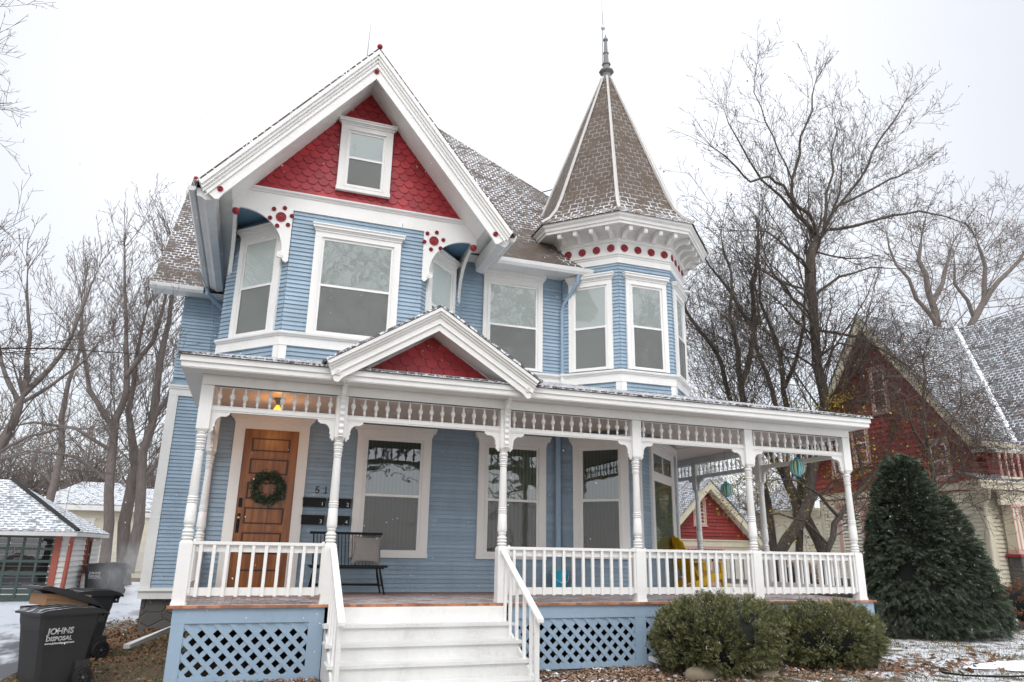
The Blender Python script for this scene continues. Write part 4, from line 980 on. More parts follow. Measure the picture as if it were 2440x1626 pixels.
def make_bin(label,loc,rz,lid=0,tilt=(0,0),lettering=True,group='black wheeled rubbish bins',sc=1.0):
    t=thing('wheelie_bin',label,'rubbish bin',loc,rz,group); t.rotation_euler=(tilt[0],tilt[1],rz); t.scale=(sc,sc,sc)
    bd=link('bin_body',BP['body'],t); l=link('lid',BP['lid'],t)
    if lid: 
        hp=Vector((.46,0,1.0)); l.matrix_local=Matrix.Translation(hp)@Matrix.Rotation(lid,4,'Y')@Matrix.Translation(-hp)
    for a,b_ in (('t1','r1'),('t2','r2')): w_=link('wheel',BP[a],t); link('rim',BP[b_],w_)
    link('axle',BP['axle'],t)
    if lettering: sidetext(bd)
    return t
make_bin('nearest black wheeled bin with white JOHNS DISPOSAL lettering, lid shut',(-2.30,.0,G),R(37),sc=.80)
make_bin('black wheeled bin with its lid propped up by a cardboard box, behind the nearest bin',(-2.50,.75,G),R(35),R(17),lettering=False,sc=.82)
make_bin('black wheeled bin standing furthest right of the near bins, edge of the lawn',(-2.52,2.3,G),R(37),sc=.86)
make_bin('small looking black bin with lettering beside the garage wall',(-4.60,16.0,G),R(15),sc=.9)
make_bin('black bin farthest back, right of another bin by the garage',(-4.35,17.3,G),R(15),lettering=False,sc=.9)
mb=MB(); mb.box(None,-.24,.26,-.22,.22,0,.13); mb.box(None,-.25,.27,-.23,-.221,.07,.135)
cb=obj('cardboard_box',mb,cardb,loc=(-2.50,.72,G+.83)); cb.rotation_euler=(0,R(4),R(35)); tag(cb,'flat brown cardboard box jammed under the lid of a black bin','cardboard box')

# ================================================================== ground
mb=MB(); n=60
xs=[-120,-60,-30,-15]+[-10+i*.5 for i in range(60)]+[24,32,45,80,160]; ys=[-60,-30,-15]+[-8+i*.5 for i in range(60)]+[24,30,40,60,100,180]
def gh(x,y):
    h=0.0
    if -10<x<24 and -8<y<22: h=.018*math.sin(x*1.3+y*.7)+.012*math.sin(x*2.9-y*2.1)
    if x>7: h+=-.0
    return G-.012+h*(0 if -1.5<x<9.8 and -.2<y else 1)*(0 if x<-2.0 else 1)
for y in ys:
    for x in xs: mb.v.append(Vector((x,y,gh(x,y))))
nx=len(xs)
for j in range(len(ys)-1):
    for i in range(nx-1): mb.f.append((j*nx+i,j*nx+i+1,(j+1)*nx+i+1,(j+1)*nx+i)); mb.m.append(0)
kind(obj('ground',mb,gm,None,180),'structure')
mb=MB(); z=G-.004
mb.quad((-9,-12,z),(-3.35,-12,z),(-2.95,0,z),(-2.9,3,z)); mb.quad((-9,-12,z),(-2.9,3,z),(-2.35,6,z),(-2.2,14,z)); mb.quad((-9,-12,z),(-2.2,14,z),(-1.5,26,z),(-14,26,z)); mb.quad((-9,-12,z),(-14,26,z),(-22,26,z),(-22,-12,z))
kind(obj('driveway',mb,am),'structure')

# ================================================================== grass, leaves
rg=_r.Random(11)
def inshrub(x,y): return False
mb=MB()
def blade(x,y,h,w_):
    a=rg.uniform(0,6.283); dx,dy=math.cos(a)*w_,math.sin(a)*w_; lx,ly=rg.gauss(0,.5)*h,rg.gauss(0,.5)*h; z=gh(x,y)
    mb.quad((x-dx,y-dy,z),(x+dx,y+dy,z),(x+lx,y+ly,z+h))
k=0
while k<52000:
    if rg.random()<.72: x=rg.uniform(4,19); y=rg.uniform(-3.2,5)
    else: x=rg.uniform(-2.9,-1.0); y=rg.uniform(-1.5,8)
    if 4<x<9.8 and y>-.35: k+=.2; continue
    if x<0 and x>-1.2 and y<4: pass
    dn=math.sin(x*2.1+1.3*math.sin(y*1.7))*math.sin(y*2.7+1.1*math.sin(x*1.3))
    if dn<-.15 and rg.random()<.75: k+=.3; continue
    blade(x,y,rg.uniform(.02,.06),rg.uniform(.003,.006)); k+=1
kind(obj('grass',mb,grassm),'stuff')['label']='short winter grass poking through thin snow'
def leaves(n,fn,m,name,lab,sz=(.03,.065)):
    mb=MB()
    for _ in range(n):
        x,y=fn(); z=gh(x,y)+rg.uniform(.005,.035); l=rg.uniform(*sz); a=rg.uniform(0,6.283)
        d=Vector((math.cos(a),math.sin(a),rg.gauss(0,.35))).normalized()*l; s_=Vector((-math.sin(a),math.cos(a),rg.gauss(0,.5)))*l*.42; c=Vector((x,y,z))
        mb.quad(c-d,c+s_*.9-d*.2+Vector((0,0,l*.25)),c+d,c-s_-d*.2)
    o=kind(obj(name,mb,m),'stuff'); o['label']=lab
def f1():
    while 1:
        x=rg.triangular(3.1,9.0,3.8); y=rg.triangular(-2.2,-.1,-.5)
        if not(x<3.3 and y>-1.45): return x,y
leaves(5200,f1,leafg,'fallen_leaves','brown leaf litter lightly dusted with snow in front of the lattice',(.018,.045))
leaves(1500,lambda:(rg.uniform(-1.5,.6),rg.uniform(-1.1,-.12)),leafg,'fallen_leaves','brown leaf litter below the left lattice panel',(.018,.045))
leaves(3800,lambda:(rg.uniform(-2.9,-1.15) if rg.random()<.8 else rg.uniform(-2.6,-2.1),rg.triangular(-1.5,9,5.5)),leafr,'fallen_leaves','russet leaf litter along the stone foundation',(.02,.045))
leaves(420,lambda:(rg.gauss(9,1.4),rg.gauss(-1.0,.4)),leafr,'fallen_leaves','larger brown leaves blown against the shrubs',(.04,.08))
leaves(260,lambda:(rg.uniform(9.5,19),rg.uniform(-2,7)),leafr,'fallen_leaves','scattered brown leaves on the snowy lawn',(.04,.08))

# ================================================================== shrubs and conifer
def sprays(mb,c,d,l,rnd,n=3,w=.10,droop=.0):
    """little fan of pointed leaflets"""
    d=d.normalized(); a=Vector((rnd.gauss(0,1),rnd.gauss(0,1),rnd.gauss(0,1))); s1=d.cross(a).normalized()
    e=c+d*l+Vector((0,0,-droop*l)); mb.quad(c-s1*l*w*.5,c+s1*l*w*.5,e)
    for k in range(n):
        for sg in (-1,1):
            q=c+(e-c)*((k+.6)/(n+.6)); t=q+(d*.55+s1*sg*.75).normalized()*l*(.5-.07*k)+Vector((0,0,-droop*l*.35)); mb.quad(q,q+(e-c).normalized()*l*w*1.1,t)
def shrub(name,label,cx,cy,rx,ry,rz,m,n,seed,cat='shrub',group=None,l=(.06,.12)):
    rnd=_r.Random(seed); t=thing(name,label,cat,(cx,cy,G),0,group); mb=MB()
    ph=[rnd.uniform(0,6) for _ in range(8)]
    def rad(th,v): return 1+.07*math.sin(3*th+ph[0])*math.cos(2*v+ph[1])+.055*math.sin(7*th+ph[2]+3*v)+.045*math.sin(11*th+ph[3]-8*v)+.03*math.sin(19*th+ph[4]+13*v)
    for _ in range(n//19):
        th=rnd.uniform(0,6.283); sv=rnd.uniform(-.82,1); v=math.asin(sv); r=rad(th,v)*rnd.uniform(.94,1.02)
        cu=abs(math.cos(v))**.72; su=math.copysign(abs(sv)**.85,sv)
        nrm=Vector((math.cos(th)*cu/rx,math.sin(th)*cu/ry,su/rz)).normalized(); c0=Vector((math.cos(th)*cu*rx*r,math.sin(th)*cu*ry*r,rz*.92+su*rz*r))
        ax=(nrm+Vector((rnd.gauss(0,.35),rnd.gauss(0,.35),.45+rnd.gauss(0,.3)))).normalized(); ln=rnd.uniform(.04,.09)
        for _k in range(26):
            q=rnd.random(); c=c0-nrm*.07+ax*ln*q+Vector((rnd.gauss(0,1),rnd.gauss(0,1),rnd.gauss(0,1)))*.034
            if c.z<.05: continue
            sprays(mb,c,ax+Vector((rnd.gauss(0,.5),rnd.gauss(0,.5),rnd.gauss(0,.4))),rnd.uniform(l[0]*.6,l[1]*.65),rnd,3,.15)
    obj('foliage',mb,m,t)
    mb=MB(); mb.lathe([(math.sin(math.pi*k/10+.01),-math.cos(math.pi*k/10+.01)) for k in range(11)],18,None,False); mb.v=[Vector((v.x*rx*.84,v.y*ry*.84,rz*.92+v.z*rz*.84)) for v in mb.v]; obj('shade_core',mb,core,t)
    mb=MB()
    for k in range(9):
        a=rnd.uniform(0,6.28); mb.tube([(math.cos(a)*.08,math.sin(a)*.08,-.02),(math.cos(a)*rx*.4,math.sin(a)*ry*.4,.3),(math.cos(a)*rx*.7,math.sin(a)*ry*.7,.7)],[.02,.015,.006],5)
    obj('stems',mb,bark1,t); return t
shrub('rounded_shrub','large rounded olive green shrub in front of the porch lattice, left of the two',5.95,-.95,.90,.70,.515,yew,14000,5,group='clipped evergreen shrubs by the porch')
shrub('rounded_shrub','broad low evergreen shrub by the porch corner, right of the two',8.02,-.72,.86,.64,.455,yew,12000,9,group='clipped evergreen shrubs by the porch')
def conifer(name,label,x,y,hh,R0,n,seed,lobes=()):
    rnd=_r.Random(seed); t=thing(name,label,'evergreen tree',(x,y,G)); mb=MB(); cm=MB()
    for (ox,oy,h,r0,k) in [(0,0,hh,R0,n)]+list(lobes):
        nb=int(k/36)
        for bi in range(nb):
            u=((bi+rnd.random())/nb)**1.15; z=.16+u*(h-.16); prof=(1-u)**.5*(.86+.14*min(1,u*6+.1)); th=rnd.uniform(0,6.283)
            rr=r0*prof*rnd.uniform(.93,1.04)+.02; rad=Vector((math.cos(th),math.sin(th),0)); lat=Vector((-math.sin(th),math.cos(th),0)); wd=rnd.uniform(.10,.20); dr=rnd.uniform(.25,.75)*(1-u*.9)
            for _ in range(52):
                q=rnd.random(); c=Vector((ox,oy,z+.10))+rad*(rr*(.78+.26*q))+lat*rnd.gauss(0,wd)*(1.1-.5*q)+Vector((0,0,-dr*q*q*.30+rnd.gauss(0,.035)))
                d=rad*.8+lat*rnd.gauss(0,.45)+Vector((0,0,-dr*(.3+q)*.8+rnd.gauss(0,.2)+u*.8)); sprays(mb,c,d,rnd.uniform(.07,.15),rnd,4,.11,.25)
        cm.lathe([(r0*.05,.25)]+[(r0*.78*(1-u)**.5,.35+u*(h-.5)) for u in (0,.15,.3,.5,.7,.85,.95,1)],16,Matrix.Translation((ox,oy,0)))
    obj('foliage',mb,conif,t); obj('shade_core',cm,core,t)
    mb=MB(); mb.tube([(0,0,-.1),(.02,0,.5),(0,0,1.5)],[.12,.09,.05],8); mb.tube([(-.1,-.3,-.05),(.15,-.25,.35),(.3,-.1,.8)],[.07,.05,.03],7); obj('trunk',mb,bark1,t)
conifer('conical_evergreen','tall dense dark green conical evergreen to the right of the porch',13.25,2.3,3.60,1.15,21000,3,[(.62,-.22,2.75,1.12,12000),(1.22,.0,1.85,.80,5500)])

# ================================================================== bare trees
def grow(mb,pts,r0,r1,lvl,maxl,rnd,dens,lr=.55,spread=48,up=.25,seg=6,minr=.006,tips=None,start=.22):
    pts=[Vector(p) for p in pts]; n=len(pts)
    L=sum((pts[i+1]-pts[i]).length for i in range(n-1))
    mb.tube(pts,[r0+(r1-r0)*i/(n-1) for i in range(n)],max(3,seg),cap=False)
    if tips is not None and lvl>=maxl-1: tips.append((pts[-1].copy(),lvl)); tips.append((pts[n//2].copy(),lvl))
    if lvl>=maxl: return
    cnt=max(2,int(dens[lvl]*L+rnd.random()))
    for k in range(cnt):
        t=start+(1-start)*((k+rnd.random())/cnt); f_=t*(n-1); i=min(int(f_),n-2); q=pts[i].lerp(pts[i+1],f_-i); tan=(pts[i+1]-pts[i]).normalized()
        r=(r0+(r1-r0)*t)
        a=Vector((rnd.gauss(0,1),rnd.gauss(0,1),rnd.gauss(0,1))); side=(a-tan*a.dot(tan)).normalized(); an=R(rnd.gauss(spread,12))
        d=(tan*math.cos(an)+side*math.sin(an)).normalized(); l=min(L*lr*(1.12-.62*t),L)*rnd.uniform(.6,1.25)
        m=4 if lvl<2 else 3; P=[q]; dd=d.copy()
        for j in range(m):
            dd=(dd+Vector((rnd.gauss(0,.16),rnd.gauss(0,.16),up*.35+rnd.gauss(0,.12)))).normalized(); P.append(P[-1]+dd*l/m)
        rr=max(minr,min(r*.62,l*.018+.004)); grow(mb,P,rr,max(minr*.6,rr*.3),lvl+1,maxl,rnd,dens,lr,spread,up,max(3,seg-1 if lvl<1 else seg-2),minr,tips,.15)
def leafcloud(mb,tips,n,rnd,sz=(.04,.08),zmax=99,zmin=-9):
    T=[p for p,_ in tips if zmin<p.z<zmax]
    for _ in range(n):
        if not T: return
        c=rnd.choice(T)+Vector((rnd.gauss(0,.12),rnd.gauss(0,.12),rnd.gauss(-.05,.12))); l=rnd.uniform(*sz); d=Vector((rnd.gauss(0,1),rnd.gauss(0,1),rnd.gauss(-.6,.8))).normalized()*l; s_=d.cross(Vector((rnd.gauss(0,1),rnd.gauss(0,1),rnd.gauss(0,1)))).normalized()*l*.45
        mb.quad(c,c+d*.5+s_,c+d,c+d*.5-s_)
def tree(name,label,limbs,seed,dens=(1.6,2.4,3.2),maxl=3,lr=.5,spread=48,up=.25,bk=None,minr=.006,group=None,leaves_=None,cat='tree'):
    rnd=_r.Random(seed); t=thing(name,label,cat,tuple(limbs[0][0][0][:2])+(limbs[0][0][0][2],),0,group); o0=Vector(t.location)
    tr=MB(); br=MB(); tips=[]
    for i,(pts,r0,r1) in enumerate(limbs):
        P=[Vector(p)-o0 for p in pts]
        # subdivide with small wobble
        Q=[P[0]]
        for a,b_ in zip(P,P[1:]):
            Q.append(a.lerp(b_,.5)+Vector((rnd.gauss(0,.03),rnd.gauss(0,.12),rnd.gauss(0,.03)))*(b_-a).length*.5); Q.append(b_)
        n=len(Q); tr.tube(Q,[r0+(r1-r0)*k/(n-1) for k in range(n-1)]+[r1*.35],10,cap=True)
        sub=MB(); grow(sub,Q,r0*.2,r1*.5,0,maxl,rnd,dens,lr,spread,up,5,minr,tips)
        tan=(Q[-1]-Q[-3]).normalized()
        if tan.z>-.2 and len(P)>2:
            for k in range(5):
                d=(tan+Vector((rnd.gauss(0,.32),rnd.gauss(0,.32),rnd.gauss(.1,.2)))).normalized(); ln=rnd.uniform(.9,1.7)*(1.5 if minr>.008 else 1); PP=[Q[-1]-tan*.05*k]
                for j in range(4): d=(d+Vector((rnd.gauss(0,.14),rnd.gauss(0,.14),rnd.gauss(.05,.08)))).normalized(); PP.append(PP[-1]+d*ln/4)
                grow(sub,PP,max(minr,r1*.5),minr*.7,1 if maxl<4 else 2,maxl,rnd,dens,lr,spread,up,4,minr,tips,.1)
        o=len(br.v); br.v+=sub.v; br.f+=[tuple(o+x for x in f_) for f_ in sub.f]; br.m+=sub.m
    obj('trunk',tr,bk or bark1,t,60); obj('crown',br,bk or bark1,t)
    if leaves_:
        for n,m,zmax,zmin in leaves_:
            lm=MB(); leafcloud(lm,tips,n,rnd,zmax=zmax,zmin=zmin); obj('leaves',lm,m,t)
    return t
A1=[(13.2,6.5,G-.1),(13.25,6.5,.81),(13.75,6.5,1.34),(14.35,6.5,2.15),(14.64,6.5,3.19),(15.1,6.5,4.2),(15.3,6.5,4.86),(15.24,6.5,5.73),(15.19,6.5,6.72),(15.26,6.5,8.28),(15.41,6.5,9.91),(15.66,6.5,10.35)]
A1t=[(15.66,6.5,10.33),(15.58,6.6,10.81),(15.13,6.7,11.29),(15.04,6.7,11.79),(15.04,6.6,12.43),(15.38,6.5,13.38),(15.39,6.4,13.98),(15.91,6.3,15.03),(16.16,6.2,16.3)]
A1b=[(15.71,6.5,10.33),(16.06,6.3,11.01),(16.54,6.2,11.67),(17.27,6.0,12.57),(17.83,5.9,13.6),(19.0,5.8,15.12),(19.67,5.8,16.07)]
A1c=[(15.24,6.5,5.73),(15.5,6.8,7.27),(15.84,7,8.89),(16.05,7.1,10.02),(16.56,7.2,10.9),(17.25,7.3,11.98),(17.95,7.4,13.44),(18.3,7.5,14.6)]
A1d=[(15.67,6.5,10.4),(15.23,6.2,11.03),(14.49,6.0,11.18),(14.05,5.9,11.66),(13.45,5.8,11.8),(12.64,5.7,11.4),(12.14,5.6,11.7),(11.14,5.5,12.2)]
A1e=[(16.03,6.5,10.77),(17.03,6.2,10.95),(18.48,6.0,11.5),(19.58,5.9,11.81),(20.65,5.8,11.75),(21.4,5.7,11.6)]
A1f=[(15.27,6.5,7.34),(14.61,6.2,7.88),(13.83,6.0,8.34),(13.28,5.9,8.68),(12.7,5.8,9.3)]
A1g=[(15.3,6.5,7.3),(16.46,6.1,7.1),(17.2,5.9,6.7),(17.64,5.8,6.4),(18.1,5.7,6.1),(18.6,5.6,5.7)]
A1h=[(15.2,6.5,6.4),(15.9,6.3,6.9),(16.6,6.2,6.8),(17.3,6.1,6.0),(17.6,6.1,5.0),(17.7,6.1,4.1)]
A1j=[(15.04,6.6,12.4),(14.6,6.6,13.4),(14.3,6.7,14.4),(14.0,6.8,15.6),(14.3,6.8,17.0)]
tree('bare_tree','large spreading bare tree with forked brown trunk behind the porch corner',[(A1,0.172,.13),(A1t,0.077,.02),(A1b,0.060,.02),(A1c,0.072,.02),(A1d,0.062,.02),(A1e,0.056,.015),(A1f,0.049,.015),(A1g,0.042,.012),(A1h,0.035,.01),(A1j,0.028,.01),([(16.03,6.5,10.8),(16.4,6.6,12.2),(16.9,6.7,13.8),(17.3,6.8,15.6)],.06,.01),([(16.5,6.2,11.6),(18.2,6.4,12.6),(19.6,6.5,13.4),(20.9,6.6,14.2)],.05,.01),([(15.1,6.7,11.3),(14.0,6.8,12.3),(13.2,6.8,13.6),(12.7,6.8,14.8)],.05,.01),([(15.3,6.5,9.2),(14.4,6.4,9.8),(13.6,6.3,10.2),(12.8,6.3,10.1)],.05,.01),([(15.5,6.8,8.5),(16.6,6.7,9.3),(17.9,6.6,9.8),(19.2,6.5,9.9)],.05,.01)],21,(3.4,2.9,3.0,3.2),4,.42,46,.42,leaves_=[(420,leafr,99,4.5),(900,leafy,4.6,.5)])
A2=[(15.7,7.5,G-.1),(15.55,7.5,.83),(15.21,7.5,1.52),(14.6,7.5,2.6),(13.9,7.5,3.6),(13.25,7.5,4.5),(13.18,7.5,5.01),(13.12,7.5,5.6),(13.55,7.5,6.55),(13.85,7.5,8.42),(14.07,7.5,9.54),(14.2,7.5,10.16),(14.31,7.5,11.03)]
tree('bare_tree','bare tree with a dark forked trunk between the tower and the big tree',[(A2,0.168,.04),([(13.15,7.5,5.5),(12.9,7.2,6.5),(12.6,7.1,7.6),(12.7,7,9.0),(12.4,7,10.4)],.09,.02),([(13.7,7.5,7.5),(13.2,7.7,8.6),(12.6,7.9,9.5),(12.0,8,10.2)],.06,.015)],33,(2.3,2.6,2.8,3.0),4,.45,46,.3,leaves_=[(250,leafr,99,4),(500,leafy,5.5,.5)])
A3=[(14.7,8.5,G-.1),(14.63,8.5,.81),(14.56,8.5,2.27),(14.3,8.5,3.3),(13.8,8.5,4.4),(13.47,8.5,5.27),(13.21,8.5,6.55),(12.61,8.5,7.39),(12.01,8.5,8.12),(11.8,8.5,9.0)]
tree('bare_tree','slender leaning bare trunk just right of the tower',[(A3,0.136,.04)],35,(2.3,2.7,3,3),4,.5,46,.25,leaves_=[(260,leafy,5.2,1)])
A4=[(14.2,7.0,G-.1),(14.3,7,2),(14.1,7,3.6),(13.93,7.0,4.93),(13.69,7.0,5.94),(13.41,7.0,6.66),(13.6,7.0,7.7),(13.5,7,9)]
A5=[(15.2,8.0,G-.1),(15.4,8,2.5),(15.19,8.0,5.12),(15.14,8.0,6.31),(14.95,8.0,7.52),(14.51,8.0,8.6),(14.6,8,10.4)]
tree('bare_tree','thin bare trunk with yellowed leaves behind the porch roof',[(A4,0.104,.03)],37,(2.4,2.8,3,3),4,.5,46,.3,leaves_=[(700,leafy,6.2,1)])
tree('bare_tree','straight dark bare trunk left of the neighbour gable',[(A5,0.120,.03),([(15.16,8,5.8),(15.9,8,7.2),(16.3,8,8.8),(16.5,8,10.5)],.07,.02)],39,(2.4,2.8,3,3),4,.48,46,.3,leaves_=[(500,leafy,5.5,1)])
A6=[(14.5,6.0,G-.1),(14.34,6.0,.82),(14.69,6.0,1.54),(15.15,6.0,1.99),(15.87,6.0,2.59),(16.62,6.0,3.25),(17.2,6,4.1)]
tree('bare_tree','low tree with yellow leaves leaning right behind the porch corner post',[(A6,0.104,.03),([(14.9,6,1.7),(14.1,5.8,2.3),(13.2,5.6,2.6),(12.5,5.5,2.6)],.05,.012),([(15.9,6,2.6),(15.7,5.9,3.6),(15.6,5.9,4.6)],.05,.012),([(14.4,6,1.0),(13.7,6,1.6),(12.9,6,1.75),(12.2,6,1.7)],.04,.012)],41,(2.6,3,3),3,.5,50,.1,leaves_=[(1500,leafy,99,.3)])
bt=[(17.4,5.2,G-.1),(17.5,5.2,1.5),(17.6,5.2,3.2),(17.7,5.2,5.2),(17.9,5.2,6.4)]
tree('tangled_tree','twiggy tangled small tree with russet leaves in front of the red gable',[(bt,.07,.03),([(17.6,5.2,3.0),(17.0,5.1,4.2),(16.5,5.1,5.2),(16.0,5,6.0)],.045,.01),([(17.6,5.2,3.2),(18.4,5.1,4.3),(18.9,5,5.0),(19.1,5,5.9)],.045,.01),([(17.5,5.2,2.4),(18.3,5.0,3.0),(18.9,4.9,3.7)],.04,.01)],43,(5.0,4.0,3.4,3.0),4,.53,55,-.02,bk=bark3,leaves_=[(900,leafr,99,2.5)])
# far trees right
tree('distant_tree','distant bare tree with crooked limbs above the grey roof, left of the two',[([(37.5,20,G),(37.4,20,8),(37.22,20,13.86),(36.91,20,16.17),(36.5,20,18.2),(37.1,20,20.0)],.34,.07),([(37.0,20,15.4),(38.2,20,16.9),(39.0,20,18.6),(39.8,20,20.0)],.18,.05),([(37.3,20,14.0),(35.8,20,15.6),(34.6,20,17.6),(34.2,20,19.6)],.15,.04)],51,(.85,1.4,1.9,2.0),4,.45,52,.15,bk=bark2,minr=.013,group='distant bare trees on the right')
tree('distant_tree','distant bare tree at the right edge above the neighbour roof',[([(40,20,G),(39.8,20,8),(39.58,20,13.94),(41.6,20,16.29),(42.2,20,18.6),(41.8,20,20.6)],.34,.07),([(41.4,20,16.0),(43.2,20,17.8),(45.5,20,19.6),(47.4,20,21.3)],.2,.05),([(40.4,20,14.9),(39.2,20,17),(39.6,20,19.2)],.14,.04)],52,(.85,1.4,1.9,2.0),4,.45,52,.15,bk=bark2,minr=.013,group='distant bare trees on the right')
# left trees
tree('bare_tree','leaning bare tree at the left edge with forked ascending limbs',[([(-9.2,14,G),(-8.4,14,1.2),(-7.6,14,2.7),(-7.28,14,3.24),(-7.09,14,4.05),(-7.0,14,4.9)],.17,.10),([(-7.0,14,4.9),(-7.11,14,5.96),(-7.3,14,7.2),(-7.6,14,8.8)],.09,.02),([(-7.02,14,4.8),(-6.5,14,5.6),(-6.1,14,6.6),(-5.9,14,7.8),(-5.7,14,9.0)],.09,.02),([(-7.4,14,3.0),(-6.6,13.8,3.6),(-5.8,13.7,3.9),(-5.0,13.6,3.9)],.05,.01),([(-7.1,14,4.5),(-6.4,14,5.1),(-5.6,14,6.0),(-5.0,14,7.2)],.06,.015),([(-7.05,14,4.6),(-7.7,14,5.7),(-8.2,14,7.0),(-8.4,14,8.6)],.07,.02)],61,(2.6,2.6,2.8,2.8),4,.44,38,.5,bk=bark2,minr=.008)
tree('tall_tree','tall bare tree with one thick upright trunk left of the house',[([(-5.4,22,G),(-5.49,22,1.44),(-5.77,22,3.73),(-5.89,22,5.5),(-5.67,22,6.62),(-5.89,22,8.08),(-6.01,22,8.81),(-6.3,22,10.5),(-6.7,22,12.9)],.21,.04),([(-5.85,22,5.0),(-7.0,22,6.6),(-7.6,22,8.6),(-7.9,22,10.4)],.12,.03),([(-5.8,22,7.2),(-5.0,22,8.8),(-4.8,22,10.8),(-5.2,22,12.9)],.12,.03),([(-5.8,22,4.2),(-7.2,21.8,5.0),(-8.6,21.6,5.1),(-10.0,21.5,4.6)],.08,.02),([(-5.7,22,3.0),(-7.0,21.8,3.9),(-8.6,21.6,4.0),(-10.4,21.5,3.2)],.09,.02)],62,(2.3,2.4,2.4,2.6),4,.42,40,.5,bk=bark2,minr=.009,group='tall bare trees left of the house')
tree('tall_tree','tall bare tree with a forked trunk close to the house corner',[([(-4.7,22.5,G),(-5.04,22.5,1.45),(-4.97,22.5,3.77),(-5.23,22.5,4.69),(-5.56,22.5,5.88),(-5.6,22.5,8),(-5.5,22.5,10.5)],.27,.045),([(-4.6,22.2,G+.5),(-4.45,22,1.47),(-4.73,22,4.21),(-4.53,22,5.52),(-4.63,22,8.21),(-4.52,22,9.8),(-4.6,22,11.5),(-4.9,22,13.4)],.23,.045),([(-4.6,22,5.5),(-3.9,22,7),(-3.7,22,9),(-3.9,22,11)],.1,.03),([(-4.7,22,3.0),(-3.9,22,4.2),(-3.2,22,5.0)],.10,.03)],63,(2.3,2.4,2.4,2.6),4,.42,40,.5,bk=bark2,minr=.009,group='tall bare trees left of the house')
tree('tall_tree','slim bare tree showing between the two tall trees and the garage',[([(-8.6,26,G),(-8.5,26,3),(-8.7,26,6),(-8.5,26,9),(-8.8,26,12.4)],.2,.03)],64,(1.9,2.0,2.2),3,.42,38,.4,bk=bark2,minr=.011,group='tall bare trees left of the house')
# thicket beyond: one tree mesh, repeated along the skyline
th=[]
def thicket(seed):
    rnd=_r.Random(seed); mb=MB(); P=[(0,0,0),(.1,0,2.2),(-.1,0,4.4),(.1,0,7)]
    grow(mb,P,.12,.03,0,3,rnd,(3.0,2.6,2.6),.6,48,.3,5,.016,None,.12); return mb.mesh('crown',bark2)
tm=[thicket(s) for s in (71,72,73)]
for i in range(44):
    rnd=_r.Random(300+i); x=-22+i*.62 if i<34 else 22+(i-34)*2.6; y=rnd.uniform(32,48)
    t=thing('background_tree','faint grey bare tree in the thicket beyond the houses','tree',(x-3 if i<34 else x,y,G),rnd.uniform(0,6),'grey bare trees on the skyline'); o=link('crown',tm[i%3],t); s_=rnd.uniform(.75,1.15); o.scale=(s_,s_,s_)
# overhanging twigs at the top left: a street tree standing just outside the view
tree('street_tree','twigs of a bare tree reaching in from the top left corner',[([(-8.4,2,G),(-8.2,2,3),(-8.0,2,6),(-7.6,2,8.4),(-7.4,2,11)],.2,.07),([(-7.8,2,7.4),(-6.8,2,8.2),(-6.2,2,8.9),(-5.7,2,9.15)],.05,.008),([(-7.9,2,6.4),(-6.8,2,7.0),(-6.1,2,7.55),(-5.8,2,7.8)],.045,.008),([(-7.9,2,6.0),(-6.9,2,6.5),(-6.1,2,6.9),(-5.4,2,6.7)],.04,.008)],81,(2.2,3.6,4.4,4.5),4,.45,45,.1,minr=.004)
# trees across the street, seen as reflections in the panes
for i,(x,y,s_) in enumerate(((-9,-27,3.0),(1,-30,3.3),(9,-25,2.9),(18,-26,3.2),(-20,-26,2.8),(27,-16,2.7))):
    t=thing('street_tree','bare tree across the street mirrored in the window panes','tree',(x,y,G),i*1.3,'bare trees mirrored in the windows'); o=link('crown',tm[i%3],t); o.scale=(s_,s_,s_)

# ================================================================== neighbours
def simple_window(par,fr,u0,u1,z0,z1,cm,cw=.12,sm=None,mull=False):
    mb=MB(); rect_frame(mb,fr,u0-cw,u1+cw,z0-cw*.8,z1+cw,cw-.02,-.02,.05); mb.box(fr,u0-cw-.05,u1+cw+.05,-.02,.09,z1+cw,z1+cw+.05); mb.box(fr,u0-cw-.03,u1+cw+.03,-.02,.08,z0-cw*.8-.05,z0-cw*.8)
    o=obj('window',mb,cm,par)
    mb=MB(); rect_frame(mb,fr,u0-.02,u1+.02,z0-.02,z1+.02,.05,.0,.03); mb.box(fr,u0,u1,.001,.031,(z0+z1)/2-.025,(z0+z1)/2+.025)
    if mull:
        for k in (1,2): mb.box(fr,u0+(u1-u0)*k/3-.012,u0+(u1-u0)*k/3+.012,.002,.028,z0,z1)
        for k in (1,2,3,4,5): mb.box(fr,u0,u1,.003,.027,z0+(z1-z0)*k/6-.012,z0+(z1-z0)*k/6+.012)
    obj('sash',mb,sm or white,o); mb=MB(); mb.quad(fr.p(u0,.012,z0),fr.p(u1,.012,z0),fr.p(u1,.012,z1),fr.p(u0,.012,z1)); obj('pane',mb,glass_lo,o); mb=MB(); mb.quad(fr.p(u0,.006,z0),fr.p(u1,.006,z0),fr.p(u1,.006,z1),fr.p(u0,.006,z1)); obj('curtain_or_dark_sheet',mb,dark,o)  # last quad: dark sheet standing in for the unlit room, no cloth
